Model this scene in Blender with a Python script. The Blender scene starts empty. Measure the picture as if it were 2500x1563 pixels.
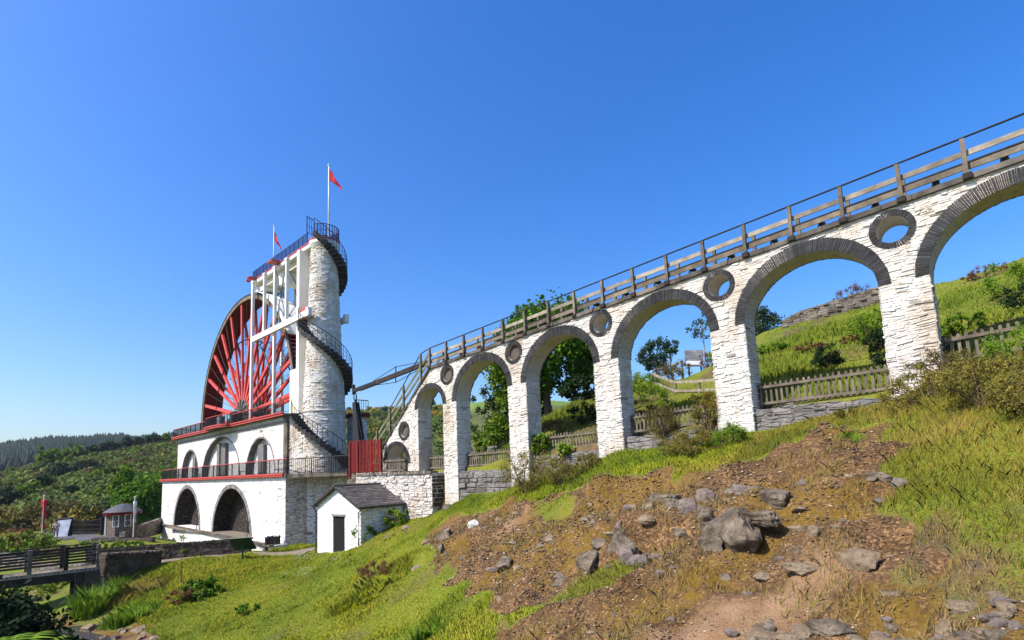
import bpy, bmesh, math, random
import numpy as np
from mathutils import Vector, Matrix
from mathutils.geometry import tessellate_polygon

rng = random.Random(11)
nrs = np.random.RandomState(5)
C = bpy.context.scene.collection
PI = math.pi
SUN_EL = math.radians(47)
SUN_DIR = Vector((-.343 * math.cos(SUN_EL), -.939 * math.cos(SUN_EL), math.sin(SUN_EL)))

# ------------------------------------------------------------------ survey data (metres, eye of the camera is the origin)
FRONT_POINTS=[(-38.90,10.56,-5.00),(-25.93,7.13,-6.55),(-34.58,9.42,-5.53),(-31.12,8.51,-5.94),(-28.29,7.76,-6.28),(-36.84,14.01,-5.00),(-21.28,8.14,-5.95),(-31.15,11.86,-5.36),(-26.98,10.29,-5.62),(-23.79,9.09,-5.81),(-32.65,16.39,-4.55),(-17.27,8.68,-5.35),(-26.71,13.41,-4.88),(-22.60,11.35,-5.09),(-19.58,9.83,-5.24),(-24.54,14.95,-3.37),(-14.73,8.95,-4.95),(-21.03,12.80,-3.95),(-18.41,11.20,-4.38),(-16.36,9.95,-4.70),(-23.86,17.00,-2.66),(-12.74,9.01,-4.60),(-19.58,13.92,-3.43),(-16.60,11.78,-3.95),(-14.41,10.21,-4.33),(-22.53,17.50,-2.30),(-11.68,8.98,-4.40),(-18.28,14.16,-3.15),(-15.38,11.88,-3.72),(-13.28,10.23,-4.11),(-20.05,18.00,-1.21),(-9.87,8.72,-4.00),(-15.92,14.23,-2.37),(-13.21,11.76,-3.12),(-11.29,10.02,-3.63),(-17.12,17.90,-1.01),(-8.51,8.71,-3.75),(-13.64,14.19,-2.15),(-11.35,11.74,-2.88),(-9.73,10.00,-3.39),(-14.01,17.80,-0.24),(-6.90,8.49,-3.40),(-11.11,14.00,-1.56),(-9.22,11.53,-2.41),(-7.89,9.79,-2.99),(-11.45,17.80,0.25),(-5.56,8.28,-3.10),(-9.02,13.85,-1.17),(-7.45,11.33,-2.07),(-6.37,9.57,-2.67),(-9.36,17.80,0.38),(-4.49,8.07,-2.85),(-7.31,13.71,-1.01),(-6.02,11.13,-1.87),(-5.14,9.36,-2.44),(-7.33,17.70,0.72),(-3.55,7.95,-2.65),(-5.74,13.58,-0.74),(-4.74,11.00,-1.63),(-4.05,9.24,-2.23),(-5.88,17.70,0.73),(-2.87,7.86,-2.50),(-4.60,13.50,-0.68),(-3.81,10.90,-1.53),(-3.26,9.14,-2.10),(-4.24,17.80,1.10),(-2.09,7.63,-2.30),(-3.31,13.37,-0.41),(-2.74,10.70,-1.30),(-2.36,8.91,-1.89),(-2.50,17.80,1.33),(-1.33,7.51,-2.13),(-1.99,13.27,-0.21),(-1.68,10.58,-1.12),(-1.48,8.78,-1.72),(-1.01,17.80,2.08),(-0.73,7.43,-2.00),(-0.89,13.21,0.24),(-0.82,10.49,-0.82),(-0.77,8.70,-1.52),(0.30,17.30,2.11),(-0.18,7.35,-1.88),(0.08,12.93,0.33),(-0.04,10.32,-0.71),(-0.13,8.59,-1.40),(-27.84,7.17,-6.60),(-33.97,5.38,-6.95),(-38.43,7.31,-5.30),(-36.57,6.11,-6.50),(-29.91,6.25,-6.90),(-60.76,5.80,-6.30),(-63.74,4.96,-5.50),(-66.90,7.77,-5.10),(-88.70,4.62,-5.30),(-64.48,10.66,-5.00),(-59.51,13.07,-5.00),(-34.00,3.00,-7.10),(-34.00,0.50,-7.10),(-34.00,-2.00,-5.60),(-45.00,3.00,-7.20),(-45.00,-2.00,-6.50),(-60.00,0.00,-6.50),(-25.00,3.50,-7.00),(-25.00,0.00,-6.60),(-25.00,-4.00,-5.20),(-18.00,4.50,-6.40),(-10.00,4.00,-5.20),(-10.00,0.00,-2.90),(-12.50,0.50,-3.40),(-14.50,2.00,-3.75),(-17.50,3.20,-5.60),(-17.00,0.00,-4.70),(-10.00,-6.00,-3.50),(0.00,0.00,-1.90),(0.00,4.00,-2.40),(4.00,6.00,-2.00),(8.00,0.00,-1.80),(8.00,12.00,0.20),(8.00,18.00,2.80),(4.00,17.80,2.40),(0.00,-8.00,-1.90),(-20.00,-10.00,-4.60),(-35.00,-10.00,-5.20),(-45.00,14.00,-5.70),(-52.00,15.20,-6.30),(-57.50,12.80,-5.15),(-61.00,15.30,-6.30),(-66.00,11.00,-5.00),(-71.00,18.00,-6.50),(-45.00,10.00,-5.10),(-55.00,9.00,-5.20),(-50.00,6.50,-5.40),(-36.00,18.20,-4.90),(-30.00,18.20,-3.20),(-28.00,16.80,-3.40),(-85.00,10.00,-5.30),(-100.00,0.00,-5.50),(-100.00,18.00,-5.20),(-80.00,-10.00,-6.00),(-55.00,-12.00,-6.00)]
BANK_POINTS=[(-15.68,29.04,4.60),(-12.78,26.03,3.41),(-11.38,25.58,3.24),(-16.82,31.83,5.35),(-10.24,24.98,3.05),(-13.50,28.50,4.00),(-24.09,18.90,0.07),(-19.74,18.90,0.14),(-14.57,18.90,0.79),(-11.52,18.90,1.02),(-10.23,18.90,1.06),(-6.47,18.90,1.63),(-4.45,18.90,1.75),(-2.82,18.90,1.74),(-1.06,18.90,2.37),(0.35,18.90,2.51),(-9.92,31.47,7.14),(-7.15,32.22,7.50),(-4.40,32.71,7.72),(-1.40,31.97,7.62),(1.00,31.98,7.94),(-16.33,28.68,5.37),(-15.80,32.35,4.90),(-14.00,35.33,5.60),(-15.23,33.72,5.90),(-20.06,23.64,2.85),(-17.65,25.49,4.16),(-18.93,24.55,3.22),(-6.96,21.99,3.00),(-8.20,26.28,4.87),(-5.10,22.10,3.12),(-6.01,26.61,5.07),(-3.32,22.18,3.15),(-3.87,26.82,5.17),(-1.04,22.06,3.66),(-1.14,26.48,5.42),(0.32,22.06,3.82),(0.51,26.49,5.65),(-12.37,21.47,2.17),(-14.22,24.83,3.66),(-28.00,19.00,0.00),(-28.00,30.00,0.00),(-24.00,24.00,-0.10),(-22.00,28.00,-0.30),(-40.00,19.00,0.00),(-40.00,40.00,-1.00),(-34.00,30.00,-0.50),(-26.00,40.00,-1.00),(10.00,40.00,14.00),(0.00,45.00,13.00),(-15.00,45.00,10.00),(-30.00,60.00,2.00),(8.00,19.00,3.40),(10.00,28.00,9.00)]
ROCKS= [(-4.45, 11.15, 1.25, .95, 'grey'), (-5.82, 13.23, 0.66, 0.5, 'pink'), (-5.11, 13.51, 0.66, 0.31, 'pink'), (-3.81, 11.96, 0.63, 0.43, 'grey'), (-3.3, 11.33, 0.34, 0.17, 'tan'), (-3.28, 11.7, 0.35, 0.14, 'grey'), (-2.97, 10.95, 0.28, 0.18, 'grey'), (-2.01, 12.19, 0.5, 0.23, 'grey'), (-1.62, 11.84, 0.33, 0.31, 'pink'), (-1.81, 11.31, 0.39, 0.15, 'grey'), (-1.93, 9.56, 0.58, 0.45, 'tan'), (-2.69, 9.32, 0.51, 0.23, 'tan'), (-1.45, 8.78, 0.43, 0.13, 'grey'), (-2.92, 8.3, 0.26, 0.1, 'tan'), (-2.87, 7.89, 0.63, 0.19, 'tan'), (-2.02, 7.79, 0.45, 0.19, 'grey'), (-1.54, 7.7, 0.28, 0.12, 'tan'), (-1.24, 7.9, 0.24, 0.12, 'grey'), (-0.8, 7.51, 0.25, 0.16, 'pink'), (-1.08, 7.67, 0.25, 0.11, 'tan'), (-2.38, 7.79, 0.17, 0.24, 'tan'), (-2.64, 10.01, 0.24, 0.21, 'tan'), (-0.82, 7.71, 0.32, 0.18, 'tan'), (-1.38, 7.78, 0.23, 0.07, 'grey'), (-3.03, 10.63, 0.18, 0.11, 'grey'), (-3.38, 9.63, 0.33, 0.12, 'tan'), (-2.22, 11.13, 0.23, 0.13, 'pink'), (-2.1, 11.97, 0.24, 0.1, 'grey'), (-2.6, 12.63, 0.37, 0.13, 'tan'), (-4.51, 12.99, 0.24, 0.2, 'pink'), (-18.11, 14.66, 0.74, 0.77, 'grey'), (-16.34, 14.73, 0.51, 0.51, 'white'), (-14.81, 14.74, 0.42, 0.18, 'tan'), (-13.95, 14.75, 0.5, 0.18, 'tan'), (-14.96, 14.16, 0.45, 0.3, 'grey'), (-10.24, 12.29, 0.46, 0.19, 'tan'), (-9.41, 13.18, 0.37, 0.28, 'grey'), (-7.72, 12.69, 0.51, 0.32, 'tan'), (-7.19, 12.59, 0.46, 0.38, 'tan'), (-6.97, 13.11, 1.09, 0.38, 'grey'), (-5.97, 12.22, 0.52, 0.47, 'pink'), (-6.37, 12.24, 0.36, 0.24, 'grey'), (-7.26, 11.32, 0.35, 0.58, 'grey'), (-6.35, 10.59, 0.54, 0.5, 'pink'), (-7.7, 11.21, 0.63, 0.28, 'grey'), (-11.76, 11.79, 0.63, 0.39, 'grey'), (-7.73, 10.58, 0.69, 0.5, 'grey'), (-8.67, 10.8, 0.61, 0.32, 'grey'), (-20.99, 17.22, 0.7, 0.39, 'grey'), (-22.77, 15.95, 0.64, 0.36, 'tan'), (-18.99, 14.35, 0.48, 0.21, 'tan'), (-16.54, 13.18, 0.37, 0.43, 'grey'), (-14.31, 12.5, 0.5, 0.17, 'grey'), (-5.63, 10.65, 0.24, 0.17, 'pink'), (-11.94, 13.47, 0.26, 0.23, 'grey'), (-23.18, 15.26, 0.36, 0.32, 'grey'), (-5.75, 11.38, 0.29, 0.26, 'grey'), (-33.41, 5.1, 0.99, 0.55, 'tan'), (-33.72, 5.73, 0.42, 0.54, 'grey'), (-30.22, 6.43, 0.89, 0.44, 'tan'), (-30.33, 5.63, 0.46, 0.32, 'grey'), (-31.23, 5.44, 0.3, 0.17, 'grey'), (-28.08, 6.63, 0.51, 0.2, 'tan')]
SOIL= [(-19.92, 15.19), (-19.5, 16.19), (-17.0, 15.94), (-14.26, 15.82), (-12.19, 15.54), (-8.72, 14.83), (-6.12, 14.56), (-4.69, 15.19), (-3.92, 16.28), (-2.67, 15.62), (-1.94, 13.51), (-1.44, 10.7), (-1.17, 8.87), (-0.79, 8.16), (-0.33, 7.69), (-0.01, 7.4), (-0.04, 6.9), (-7.39, 7.53), (-10.1, 9.63), (-11.17, 10.53), (-13.89, 11.29), (-16.47, 13.02)]
GREENSTRIP= [(-8.97, 9.06), (-8.11, 9.38), (-6.65, 9.69), (-6.03, 10.37), (-6.61, 10.67), (-7.96, 10.28), (-9.09, 9.77), (-9.63, 9.31)]
TUFT= [(-14.16, 15.71), (-11.45, 15.04), (-10.11, 13.66), (-11.15, 13.29), (-13.21, 14.62)]
BARE= [(-4.91, 7.25), (-4.75, 8.29), (-3.57, 8.86), (-2.87, 9.79), (-2.21, 9.86), (-1.8, 9.74), (-1.9, 9.0), (-2.21, 8.42), (-2.46, 7.72), (-2.4, 7.0)]
BARE2= [(-15.01, 12.99), (-14.26, 13.74), (-13.87, 15.37), (-13.3, 15.2), (-13.18, 13.69), (-13.83, 12.51)]
MOSS= [(-6.24, 9.06), (-5.4, 9.53), (-4.71, 9.88), (-4.34, 9.56), (-5.03, 8.82), (-5.71, 8.51)]
PATH= [(-40.3, 9.24), (-38.81, 11.23), (-36.73, 13.97), (-30.34, 15.23), (-34.07, 17.05), (-38.42, 14.6), (-43.03, 10.93), (-47.02, 8.9)]
STRAW= [(-1.27, 9.62), (-0.83, 9.31), (-0.11, 9.0), (0.14, 7.8), (-0.18, 7.4), (-0.76, 8.32)]
ROCK_LABELS = [
 'largest dark split boulder with a deep shaded hollow on the slope', 'pinkish slab boulder resting just uphill of the largest dark boulder', 'flat pinkish stone lying alone above the largest dark boulder', 'lumpy grey boulder beside the shaded side of the largest dark boulder',
 'smooth round tan stone a step from the lumpy grey boulder', 'flat dark stone touching the smooth round tan stone', 'blocky greenish grey stone downhill of the smooth round tan stone', 'long low grey rock near the bare grass edge high on the slope',
 'pale pinkish block at the very edge of the long grass', 'thin grey slab below the pale block by the long grass', 'undercut tan slab jutting from the pinkish scar with a dark gap beneath', 'tilted tan slab lying on the pinkish bare soil', 'dark thin ledge stone at the straw grass edge',
 'small tan slab on the bare soil near the bottom of the picture', 'broad pale tan boulder cut by the bottom of the picture', 'long grey slab in the stone heap at the bottom', 'tan block in the stone heap beneath the long grey slab', 'grey block at the top of the stone heap',
 'pinkish square stone at the end of the stone heap near the straw grass', 'small tan stone wedged in the stone heap', 'upright thin tan stone beside the long grey slab of the heap', 'tan stone with a rusty broken face beside the undercut slab', 'yellowish tan rock topping the far end of the stone heap',
 'sliver of grey stone among the heap', 'small dark grey stone below the blocky greenish one', 'narrow tan stone half buried at the head of the bare soil', 'small pinkish stone in the middle of the gravel', 'small grey stone below the long low rock by the grass', 'flat tan stone high on the gravel', 'small pinkish stone beside the lumpy grey boulder, uphill',
 'rounded grey boulder with a dark broken face at the lawn side of the slope', 'bright white quartz boulder on the brown slope', 'tan flat stone between the white boulder and the grass bank', 'thin tan slab at the top of the pinkish gully', 'dull grey stone below the white boulder', 'long tan stone across the middle of the slope', 'dark grey rock under the turf scarp',
 'low yellowish tan rock, lower of a touching pair', 'rounded tan rock, upper of a touching pair', 'long dark overhanging slab below the turf edge', 'pinkish veined boulder uphill of the rock outcrop', 'small dark wedge stone against the pinkish veined boulder', 'upright grey slab at the head of the rock outcrop', 'purplish broken rock at the foot of the outcrop',
 'grey ledge with a black shadowed gap beside the outcrop', 'weathered grey rock among yellow moss', 'jagged grey outcrop rock, broadest of the lower cluster', 'grey rock with a ragged edge beside the jagged outcrop', 'dark boulder in the shade at the retaining wall corner', 'flat tan stone in the grass below the retaining wall', 'pale flat stone beside the rounded grey boulder on the lawn side',
 'narrow grey rock below the rounded grey boulder', 'small grey stone at the lawn edge of the gravel', 'small pinkish stone below the largest dark boulder', 'small grey stone at the end of the pinkish gully', 'small grey stone in the grass near the small house', 'grey stone half buried near the yellow moss, beside the pinkish veined boulder',
 'big rounded tan boulder at the stream edge', 'grey slab standing behind the big stream boulder', 'pale tan rock under the grassy stream bank', 'dark wet rock in the stream', 'small dark rock beside the wet one in the stream', 'low tan stone at the far end of the stream bank']


class Rbf:
    """smooth ground surface through surveyed points"""
    def __init__(s, P):
        P = np.array(P, float); s.P = P; n = len(P); X = P[:, :2]
        r = np.linalg.norm(X[:, None] - X[None], axis=2)
        A = np.zeros((n + 3, n + 3)); A[:n, :n] = r - .3 * np.eye(n)
        A[:n, n] = 1; A[:n, n + 1:] = X; A[n, :n] = 1; A[n + 1:, :n] = X.T
        s.w = np.linalg.solve(A, np.r_[P[:, 2], 0, 0, 0])
    def __call__(s, x, y):
        x = np.asarray(x, float); y = np.asarray(y, float); sh = x.shape
        Q = np.c_[x.ravel(), y.ravel()]; out = np.empty(len(Q))
        for i in range(0, len(Q), 20000):
            q = Q[i:i + 20000]
            r = np.linalg.norm(q[:, None] - s.P[None, :, :2], axis=2)
            out[i:i + 20000] = r @ s.w[:-3] + s.w[-3] + q @ s.w[-2:]
        return out.reshape(sh)

def _hash(ix, iy, seed):
    h = (ix.astype(np.int64) * 374761393 + iy.astype(np.int64) * 668265263 + seed * 144665) & 0x7fffffff
    h = ((h ^ (h >> 13)) * 1274126177) & 0x7fffffff
    return ((h ^ (h >> 16)) & 0xffff) / 65535.0

def vnoise(x, y, seed=0):
    ix = np.floor(x); iy = np.floor(y); fx = x - ix; fy = y - iy
    fx = fx * fx * (3 - 2 * fx); fy = fy * fy * (3 - 2 * fy)
    a = _hash(ix, iy, seed); b = _hash(ix + 1, iy, seed); c = _hash(ix, iy + 1, seed); d = _hash(ix + 1, iy + 1, seed)
    return (a * (1 - fx) + b * fx) * (1 - fy) + (c * (1 - fx) + d * fx) * fy

def fbm(x, y, oct=4, seed=0):
    x = np.asarray(x, float); y = np.asarray(y, float); t = 0; a = .5; s = 0
    for i in range(oct):
        t = t + a * vnoise(x * 2 ** i, y * 2 ** i, seed + i); s += a; a *= .5
    return t / s

def inside(poly, x, y):
    """signed distance to a polygon, positive inside"""
    P = np.array(poly, float); x = np.asarray(x, float); y = np.asarray(y, float)
    ins = np.zeros(x.shape, bool); dist = np.full(x.shape, 1e9)
    for i in range(len(P)):
        x0, y0 = P[i]; x1, y1 = P[(i + 1) % len(P)]
        cond = (y0 > y) != (y1 > y)
        xi = (x1 - x0) * (y - y0) / ((y1 - y0) or 1e-12) + x0
        ins ^= cond & (x < xi)
        dx, dy = x1 - x0, y1 - y0; L = dx * dx + dy * dy or 1e-12
        t = np.clip(((x - x0) * dx + (y - y0) * dy) / L, 0, 1)
        dist = np.minimum(dist, np.hypot(x - x0 - t * dx, y - y0 - t * dy))
    return np.where(ins, dist, -dist)

def sstep(a, b, v):
    t = np.clip((v - a) / (b - a), 0, 1); return t * t * (3 - 2 * t)

# ------------------------------------------------------------------ materials
def node(nt, t, ins=None, **props):
    n = nt.nodes.new(t)
    for k, v in props.items(): setattr(n, k, v)
    for k, v in (ins or {}).items():
        if isinstance(v, bpy.types.NodeSocket): nt.links.new(v, n.inputs[k])
        else: n.inputs[k].default_value = v
    return n

def col(c): return (c[0], c[1], c[2], 1)

def new_mat(name):
    m = bpy.data.materials.new(name); m.use_nodes = True
    nt = m.node_tree; nt.nodes.clear()
    out = node(nt, 'ShaderNodeOutputMaterial')
    b = node(nt, 'ShaderNodeBsdfPrincipled'); b.inputs['Specular IOR Level'].default_value = .25
    nt.links.new(b.outputs[0], out.inputs[0])
    return m, nt, b, out

def coords(nt, scale=(1, 1, 1), rot=(0, 0, 0), kind='Object'):
    tc = node(nt, 'ShaderNodeTexCoord')
    mp = node(nt, 'ShaderNodeMapping', {'Vector': tc.outputs[kind], 'Scale': scale, 'Rotation': rot})
    return mp.outputs[0]

def noise(nt, vec, scale, detail=4, rough=.55):
    return node(nt, 'ShaderNodeTexNoise', {'Vector': vec, 'Scale': scale, 'Detail': detail, 'Roughness': rough}).outputs['Fac']

def ramp(nt, fac, stops, interp='LINEAR'):
    r = node(nt, 'ShaderNodeValToRGB', {'Fac': fac}); e = r.color_ramp.elements
    r.color_ramp.interpolation = interp
    while len(e) < len(stops): e.new(.5)
    for i, (p, c) in enumerate(stops):
        e[i].position = p; e[i].color = col(c) if hasattr(c, '__len__') else (c, c, c, 1)
    return r.outputs['Color']

def mix(nt, fac, a, b, mode='MIX'):
    n = node(nt, 'ShaderNodeMix', data_type='RGBA', blend_type=mode)
    for idx, v in ((0, fac), (6, a), (7, b)):
        if isinstance(v, bpy.types.NodeSocket): nt.links.new(v, n.inputs[idx])
        elif idx == 0: n.inputs[0].default_value = v
        else: n.inputs[idx].default_value = col(v)
    return n.outputs[2]

def attr(nt, name='tint'): return node(nt, 'ShaderNodeAttribute', attribute_name=name).outputs['Fac']

def bump(nt, b, height, strength=.5, dist=.05):
    n = node(nt, 'ShaderNodeBump', {'Height': height, 'Strength': strength, 'Distance': dist})
    nt.links.new(n.outputs[0], b.inputs['Normal'])

def math_(nt, op, a, b):
    n = node(nt, 'ShaderNodeMath', operation=op)
    for i, v in ((0, a), (1, b)):
        if isinstance(v, bpy.types.NodeSocket): nt.links.new(v, n.inputs[i])
        else: n.inputs[i].default_value = v
    return n.outputs[0]

def simple(name, a, b=None, scale=3., rough=.7, bumps=.0, spec=.25, stretch=(1, 1, 1), tint=True, metal=0):
    """two colours broken up by noise, lighter and darker by the per-face tint"""
    m, nt, bs, out = new_mat(name); b = b or tuple(x * .7 for x in a)
    v = coords(nt, stretch)
    c = mix(nt, ramp(nt, noise(nt, v, scale, 5), [(.35, 0.), (.65, 1.)]), a, b)
    if tint:
        c = mix(nt, 1., c, ramp(nt, attr(nt), [(0, .62), (1, 1.25)]), 'MULTIPLY')
    nt.links.new(c, bs.inputs['Base Color']); bs.inputs['Roughness'].default_value = rough
    bs.inputs['Specular IOR Level'].default_value = spec; bs.inputs['Metallic'].default_value = metal
    if bumps: bump(nt, bs, noise(nt, v, scale * 8, 4), bumps, .03)
    return m

M = {}
def whitewash(name, joints, stain=.5, base=(.80, .79, .765), bare=(.25, .2, .16), jscale=(1.7, 1.7, 5.2), jmask=(.42, .62), bumpd=.04):
    m, nt, bs, out = new_mat(name); v = coords(nt)
    c = base
    c = mix(nt, ramp(nt, noise(nt, v, .9, 7, .65), [(.40, 0.), (.72, stain)]), c, (.60, .53, .44))
    c = mix(nt, ramp(nt, noise(nt, coords(nt, (2.6, 2.6, .45)), 1.1, 6, .6), [(.55, 0.), (.75, stain)]), c, (.46, .36, .26))
    c = mix(nt, ramp(nt, noise(nt, v, 2.8, 6, .72), [(.48, 0.), (.68, .55 * stain)]), c, (.47, .455, .43))
    c = mix(nt, ramp(nt, noise(nt, coords(nt, (1, 1, .55)), .75, 7, .7), [(.50, 0.), (.66, .8 * stain)]), c, (.42, .31, .20))
    c = mix(nt, ramp(nt, noise(nt, v, 5., 5, .7), [(.60, 0.), (.70, .8 * stain)]), c, (.36, .33, .29))
    c = mix(nt, ramp(nt, attr(nt), [(0., 1.), (.035, .8), (.07, 0.)]), c, bare)
    c = mix(nt, 1., c, ramp(nt, attr(nt), [(0, .82), (1, 1.05)]), 'MULTIPLY')
    h = noise(nt, v, 9., 6, .65)
    if joints:
        wob = mix(nt, .12, v, node(nt, 'ShaderNodeTexNoise', {'Vector': v, 'Scale': 2.5}).outputs['Color'], 'ADD')
        mp = node(nt, 'ShaderNodeMapping', {'Vector': wob, 'Scale': jscale})
        vo = node(nt, 'ShaderNodeTexVoronoi', {'Vector': mp.outputs[0], 'Scale': 1., 'Randomness': .85}, feature='DISTANCE_TO_EDGE').outputs['Distance']
        e = ramp(nt, vo, [(.0, 0.), (.10, 1.)])
        mask = ramp(nt, noise(nt, v, .55, 4), [(jmask[0], 0.), (jmask[1], 1.)])
        crack = math_(nt, 'MULTIPLY', ramp(nt, vo, [(.01, 1.), (.05, 0.)]), mask)
        c = mix(nt, math_(nt, 'MULTIPLY', crack, joints), c, (.16, .12, .09))
        h = math_(nt, 'ADD', math_(nt, 'MULTIPLY', e, .9), math_(nt, 'MULTIPLY', h, .6))
    nt.links.new(c, bs.inputs['Base Color']); bs.inputs['Roughness'].default_value = .85
    bump(nt, bs, h, .6, bumpd)
    return m

M['white_masonry'] = whitewash('white_masonry', 0, 1., base=(.79, .775, .74))
M['white_joint'] = whitewash('white_joint', .3, .8, base=(.50, .47, .43))
M['white_wall'] = whitewash('white_wall', .95, .42, base=(.76, .755, .74), jmask=(.40, .56), bumpd=.06)
M['white_plain'] = whitewash('white_plain', .4, .34, base=(.77, .765, .75), jmask=(.46, .62), bumpd=.05)
M['white_rough'] = whitewash('white_rough', 1., .35, base=(.78, .77, .75), jmask=(.25, .45), bumpd=.08)
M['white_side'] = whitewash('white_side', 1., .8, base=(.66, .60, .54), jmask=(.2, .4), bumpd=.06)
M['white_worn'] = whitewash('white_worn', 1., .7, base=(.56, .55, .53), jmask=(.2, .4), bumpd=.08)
M['vault_shade'] = whitewash('vault_shade', .8, .0, base=(.020, .016, .011), bare=(.01, .01, .008), jmask=(.2, .4), bumpd=.12)  # recess shade put into the stone colour; the vault is too shallow to darken
M['drystone'] = simple('drystone', (.048, .037, .027), (.10, .08, .06), 2.5, .9, .8)
M['drystone_light'] = simple('drystone_light', (.115, .095, .075), (.23, .195, .155), 2.5, .9, .8)
M['grey_wall'] = whitewash('grey_wall', .6, .25, base=(.145, .14, .138), bare=(.12, .1, .09), jmask=(.2, .45), bumpd=.1)
M['slate'] = simple('slate', (.019, .019, .021), (.055, .053, .054), 3., .7, .5)
M['slate_grey'] = simple('slate_grey', (.16, .145, .14), (.25, .23, .22), 2., .8, .4)
M['coping'] = simple('coping', (.05, .043, .036), (.17, .145, .12), 1.6, .9, .6)
M['roof_slate'] = simple('roof_slate', (.07, .062, .058), (.12, .105, .098), 4., .6, .4)
M['timber'] = simple('timber', (.22, .18, .135), (.11, .09, .065), 3., .85, .3, stretch=(1, 1, 1))
M['timber_pale'] = simple('timber_pale', (.36, .31, .245), (.19, .16, .12), 3., .85, .3)
M['timber_green'] = simple('timber_green', (.20, .19, .11), (.13, .115, .075), 3., .85, .3)
M['timber_fence'] = simple('timber_fence', (.19, .155, .115), (.095, .077, .057), 3., .85, .3)
M['timber_dark'] = simple('timber_dark', (.024, .019, .016), (.055, .043, .034), 3., .85, .3)
M['red_paint'] = simple('red_paint', (.60, .075, .045), (.50, .045, .03), 1.2, .45, .1, .4)
M['red_rail'] = simple('red_rail', (.52, .06, .045), (.44, .045, .035), 1.2, .5, .1, .4)
M['red_fence'] = simple('red_fence', (.25, .024, .019), (.17, .017, .014), 1.2, .6, .1, .2)
M['dark_red'] = simple('dark_red', (.17, .008, .009), (.12, .006, .007), 1.2, .6, .1)
M['rim_wood'] = simple('rim_wood', (.24, .17, .10), (.13, .09, .06), 2.5, .7, .2)
M['white_paint'] = simple('white_paint', (.80, .78, .73), (.72, .70, .64), .8, .5, .05, .4)
M['cream_paint'] = simple('cream_paint', (.74, .68, .52), (.66, .6, .46), .8, .5, .05, .4)
M['iron'] = simple('iron', (.014, .014, .015), (.028, .026, .025), 3., .6, .1, .25)
M['iron_blue'] = simple('iron_blue', (.025, .025, .10), (.03, .03, .12), 3., .5, .1, .3)
M['black_stone'] = simple('black_stone', (.032, .03, .029), (.065, .058, .052), 3., .8, .4)
M['brown_stone'] = simple('brown_stone', (.16, .125, .09), (.085, .065, .05), 1.2, .85, .4)
M['hub_wood'] = simple('hub_wood', (.06, .055, .045), (.13, .115, .095), 3., .7, .3)
M['pole_white'] = simple('pole_white', (.78, .78, .76), None, 1., .4, 0, .5)
M['flag_red'] = simple('flag_red', (.62, .012, .03), (.5, .01, .025), 2., .7)
M['flag_white'] = simple('flag_white', (.72, .72, .76), None, 2., .7)
M['board_green'] = simple('board_green', (.012, .06, .03), None, 2., .4, 0, .4)
M['board_face'] = simple('board_face', (.35, .33, .27), (.2, .22, .2), 6., .4, 0, .4)
M['board_grey'] = simple('board_grey', (.30, .30, .31), (.10, .10, .11), 2.2, .4, 0, .3, stretch=(1, 1, 3))
M['white_board'] = simple('white_board', (.75, .78, .85), None, 2., .4)
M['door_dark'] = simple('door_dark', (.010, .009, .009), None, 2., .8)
M['glass'] = simple('glass', (.05, .06, .07), None, 2., .08, 0, .6)
M['lead_roof'] = simple('lead_roof', (.06, .06, .066), (.10, .10, .108), 3., .6, .2)
M['kiosk_stone'] = whitewash('kiosk_stone', .9, .12, base=(.11, .08, .06), jmask=(.1, .3), bumpd=.05)
M['skin'] = simple('skin', (.55, .33, .24), None, 2., .6)
M['cloth_white'] = simple('cloth_white', (.7, .68, .62), None, 2., .8)
M['hair'] = simple('hair', (.05, .03, .02), None, 2., .7)
M['trousers'] = simple('trousers', (.35, .32, .27), None, 2., .8)
M['moss_green'] = simple('moss_green', (.12, .15, .02), (.08, .09, .02), 6., .95, .5)
for nm, a, b in (('rock_grey', (.085, .064, .044), (.27, .215, .155)), ('rock_tan', (.20, .14, .085), (.33, .25, .165)),
                 ('rock_pink', (.25, .20, .17), (.13, .10, .085)), ('rock_white', (.72, .71, .69), (.25, .24, .23))):
    m, nt, bs, out = new_mat(nm); v = coords(nt)
    c = mix(nt, ramp(nt, noise(nt, v, 3.2, 7, .65), [(.4, 0.), (.62, 1.)]), a, b)
    c = mix(nt, ramp(nt, noise(nt, v, 11, 4), [(.56, 0.), (.70, .75)]), c, (.10, .08, .035))
    c = mix(nt, ramp(nt, noise(nt, v, 6, 5, .7), [(.58, 0.), (.64, .55)]), c, (.045, .04, .04))
    nt.links.new(c, bs.inputs['Base Color']); bs.inputs['Roughness'].default_value = .85
    bump(nt, bs, noise(nt, v, 10, 8, .75), 1., .08); M[nm] = m

def leaf_mat(name, dark, mid, light, trans=.3, up=0):
    m, nt, bs, out = new_mat(name)
    if up:
        g = node(nt, 'ShaderNodeNewGeometry'); sc_ = node(nt, 'ShaderNodeVectorMath', {0: g.outputs['Normal'], 'Scale': 1 - up}, operation='SCALE')
        ad = node(nt, 'ShaderNodeVectorMath', {0: sc_.outputs[0], 1: (0, -.2 * up, up)}, operation='ADD'); nn = node(nt, 'ShaderNodeVectorMath', {0: ad.outputs[0]}, operation='NORMALIZE')
        nt.links.new(nn.outputs[0], bs.inputs['Normal'])
    c = ramp(nt, attr(nt), [(0, dark), (.55, mid), (1, light)])
    nt.links.new(c, bs.inputs['Base Color']); bs.inputs['Roughness'].default_value = .7
    bs.inputs['Specular IOR Level'].default_value = .12
    tr = node(nt, 'ShaderNodeBsdfTranslucent', {'Color': c})
    mx = node(nt, 'ShaderNodeMixShader', {0: trans, 1: bs.outputs[0], 2: tr.outputs[0]})
    nt.links.new(mx.outputs[0], out.inputs[0]); M[name] = m

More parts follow.
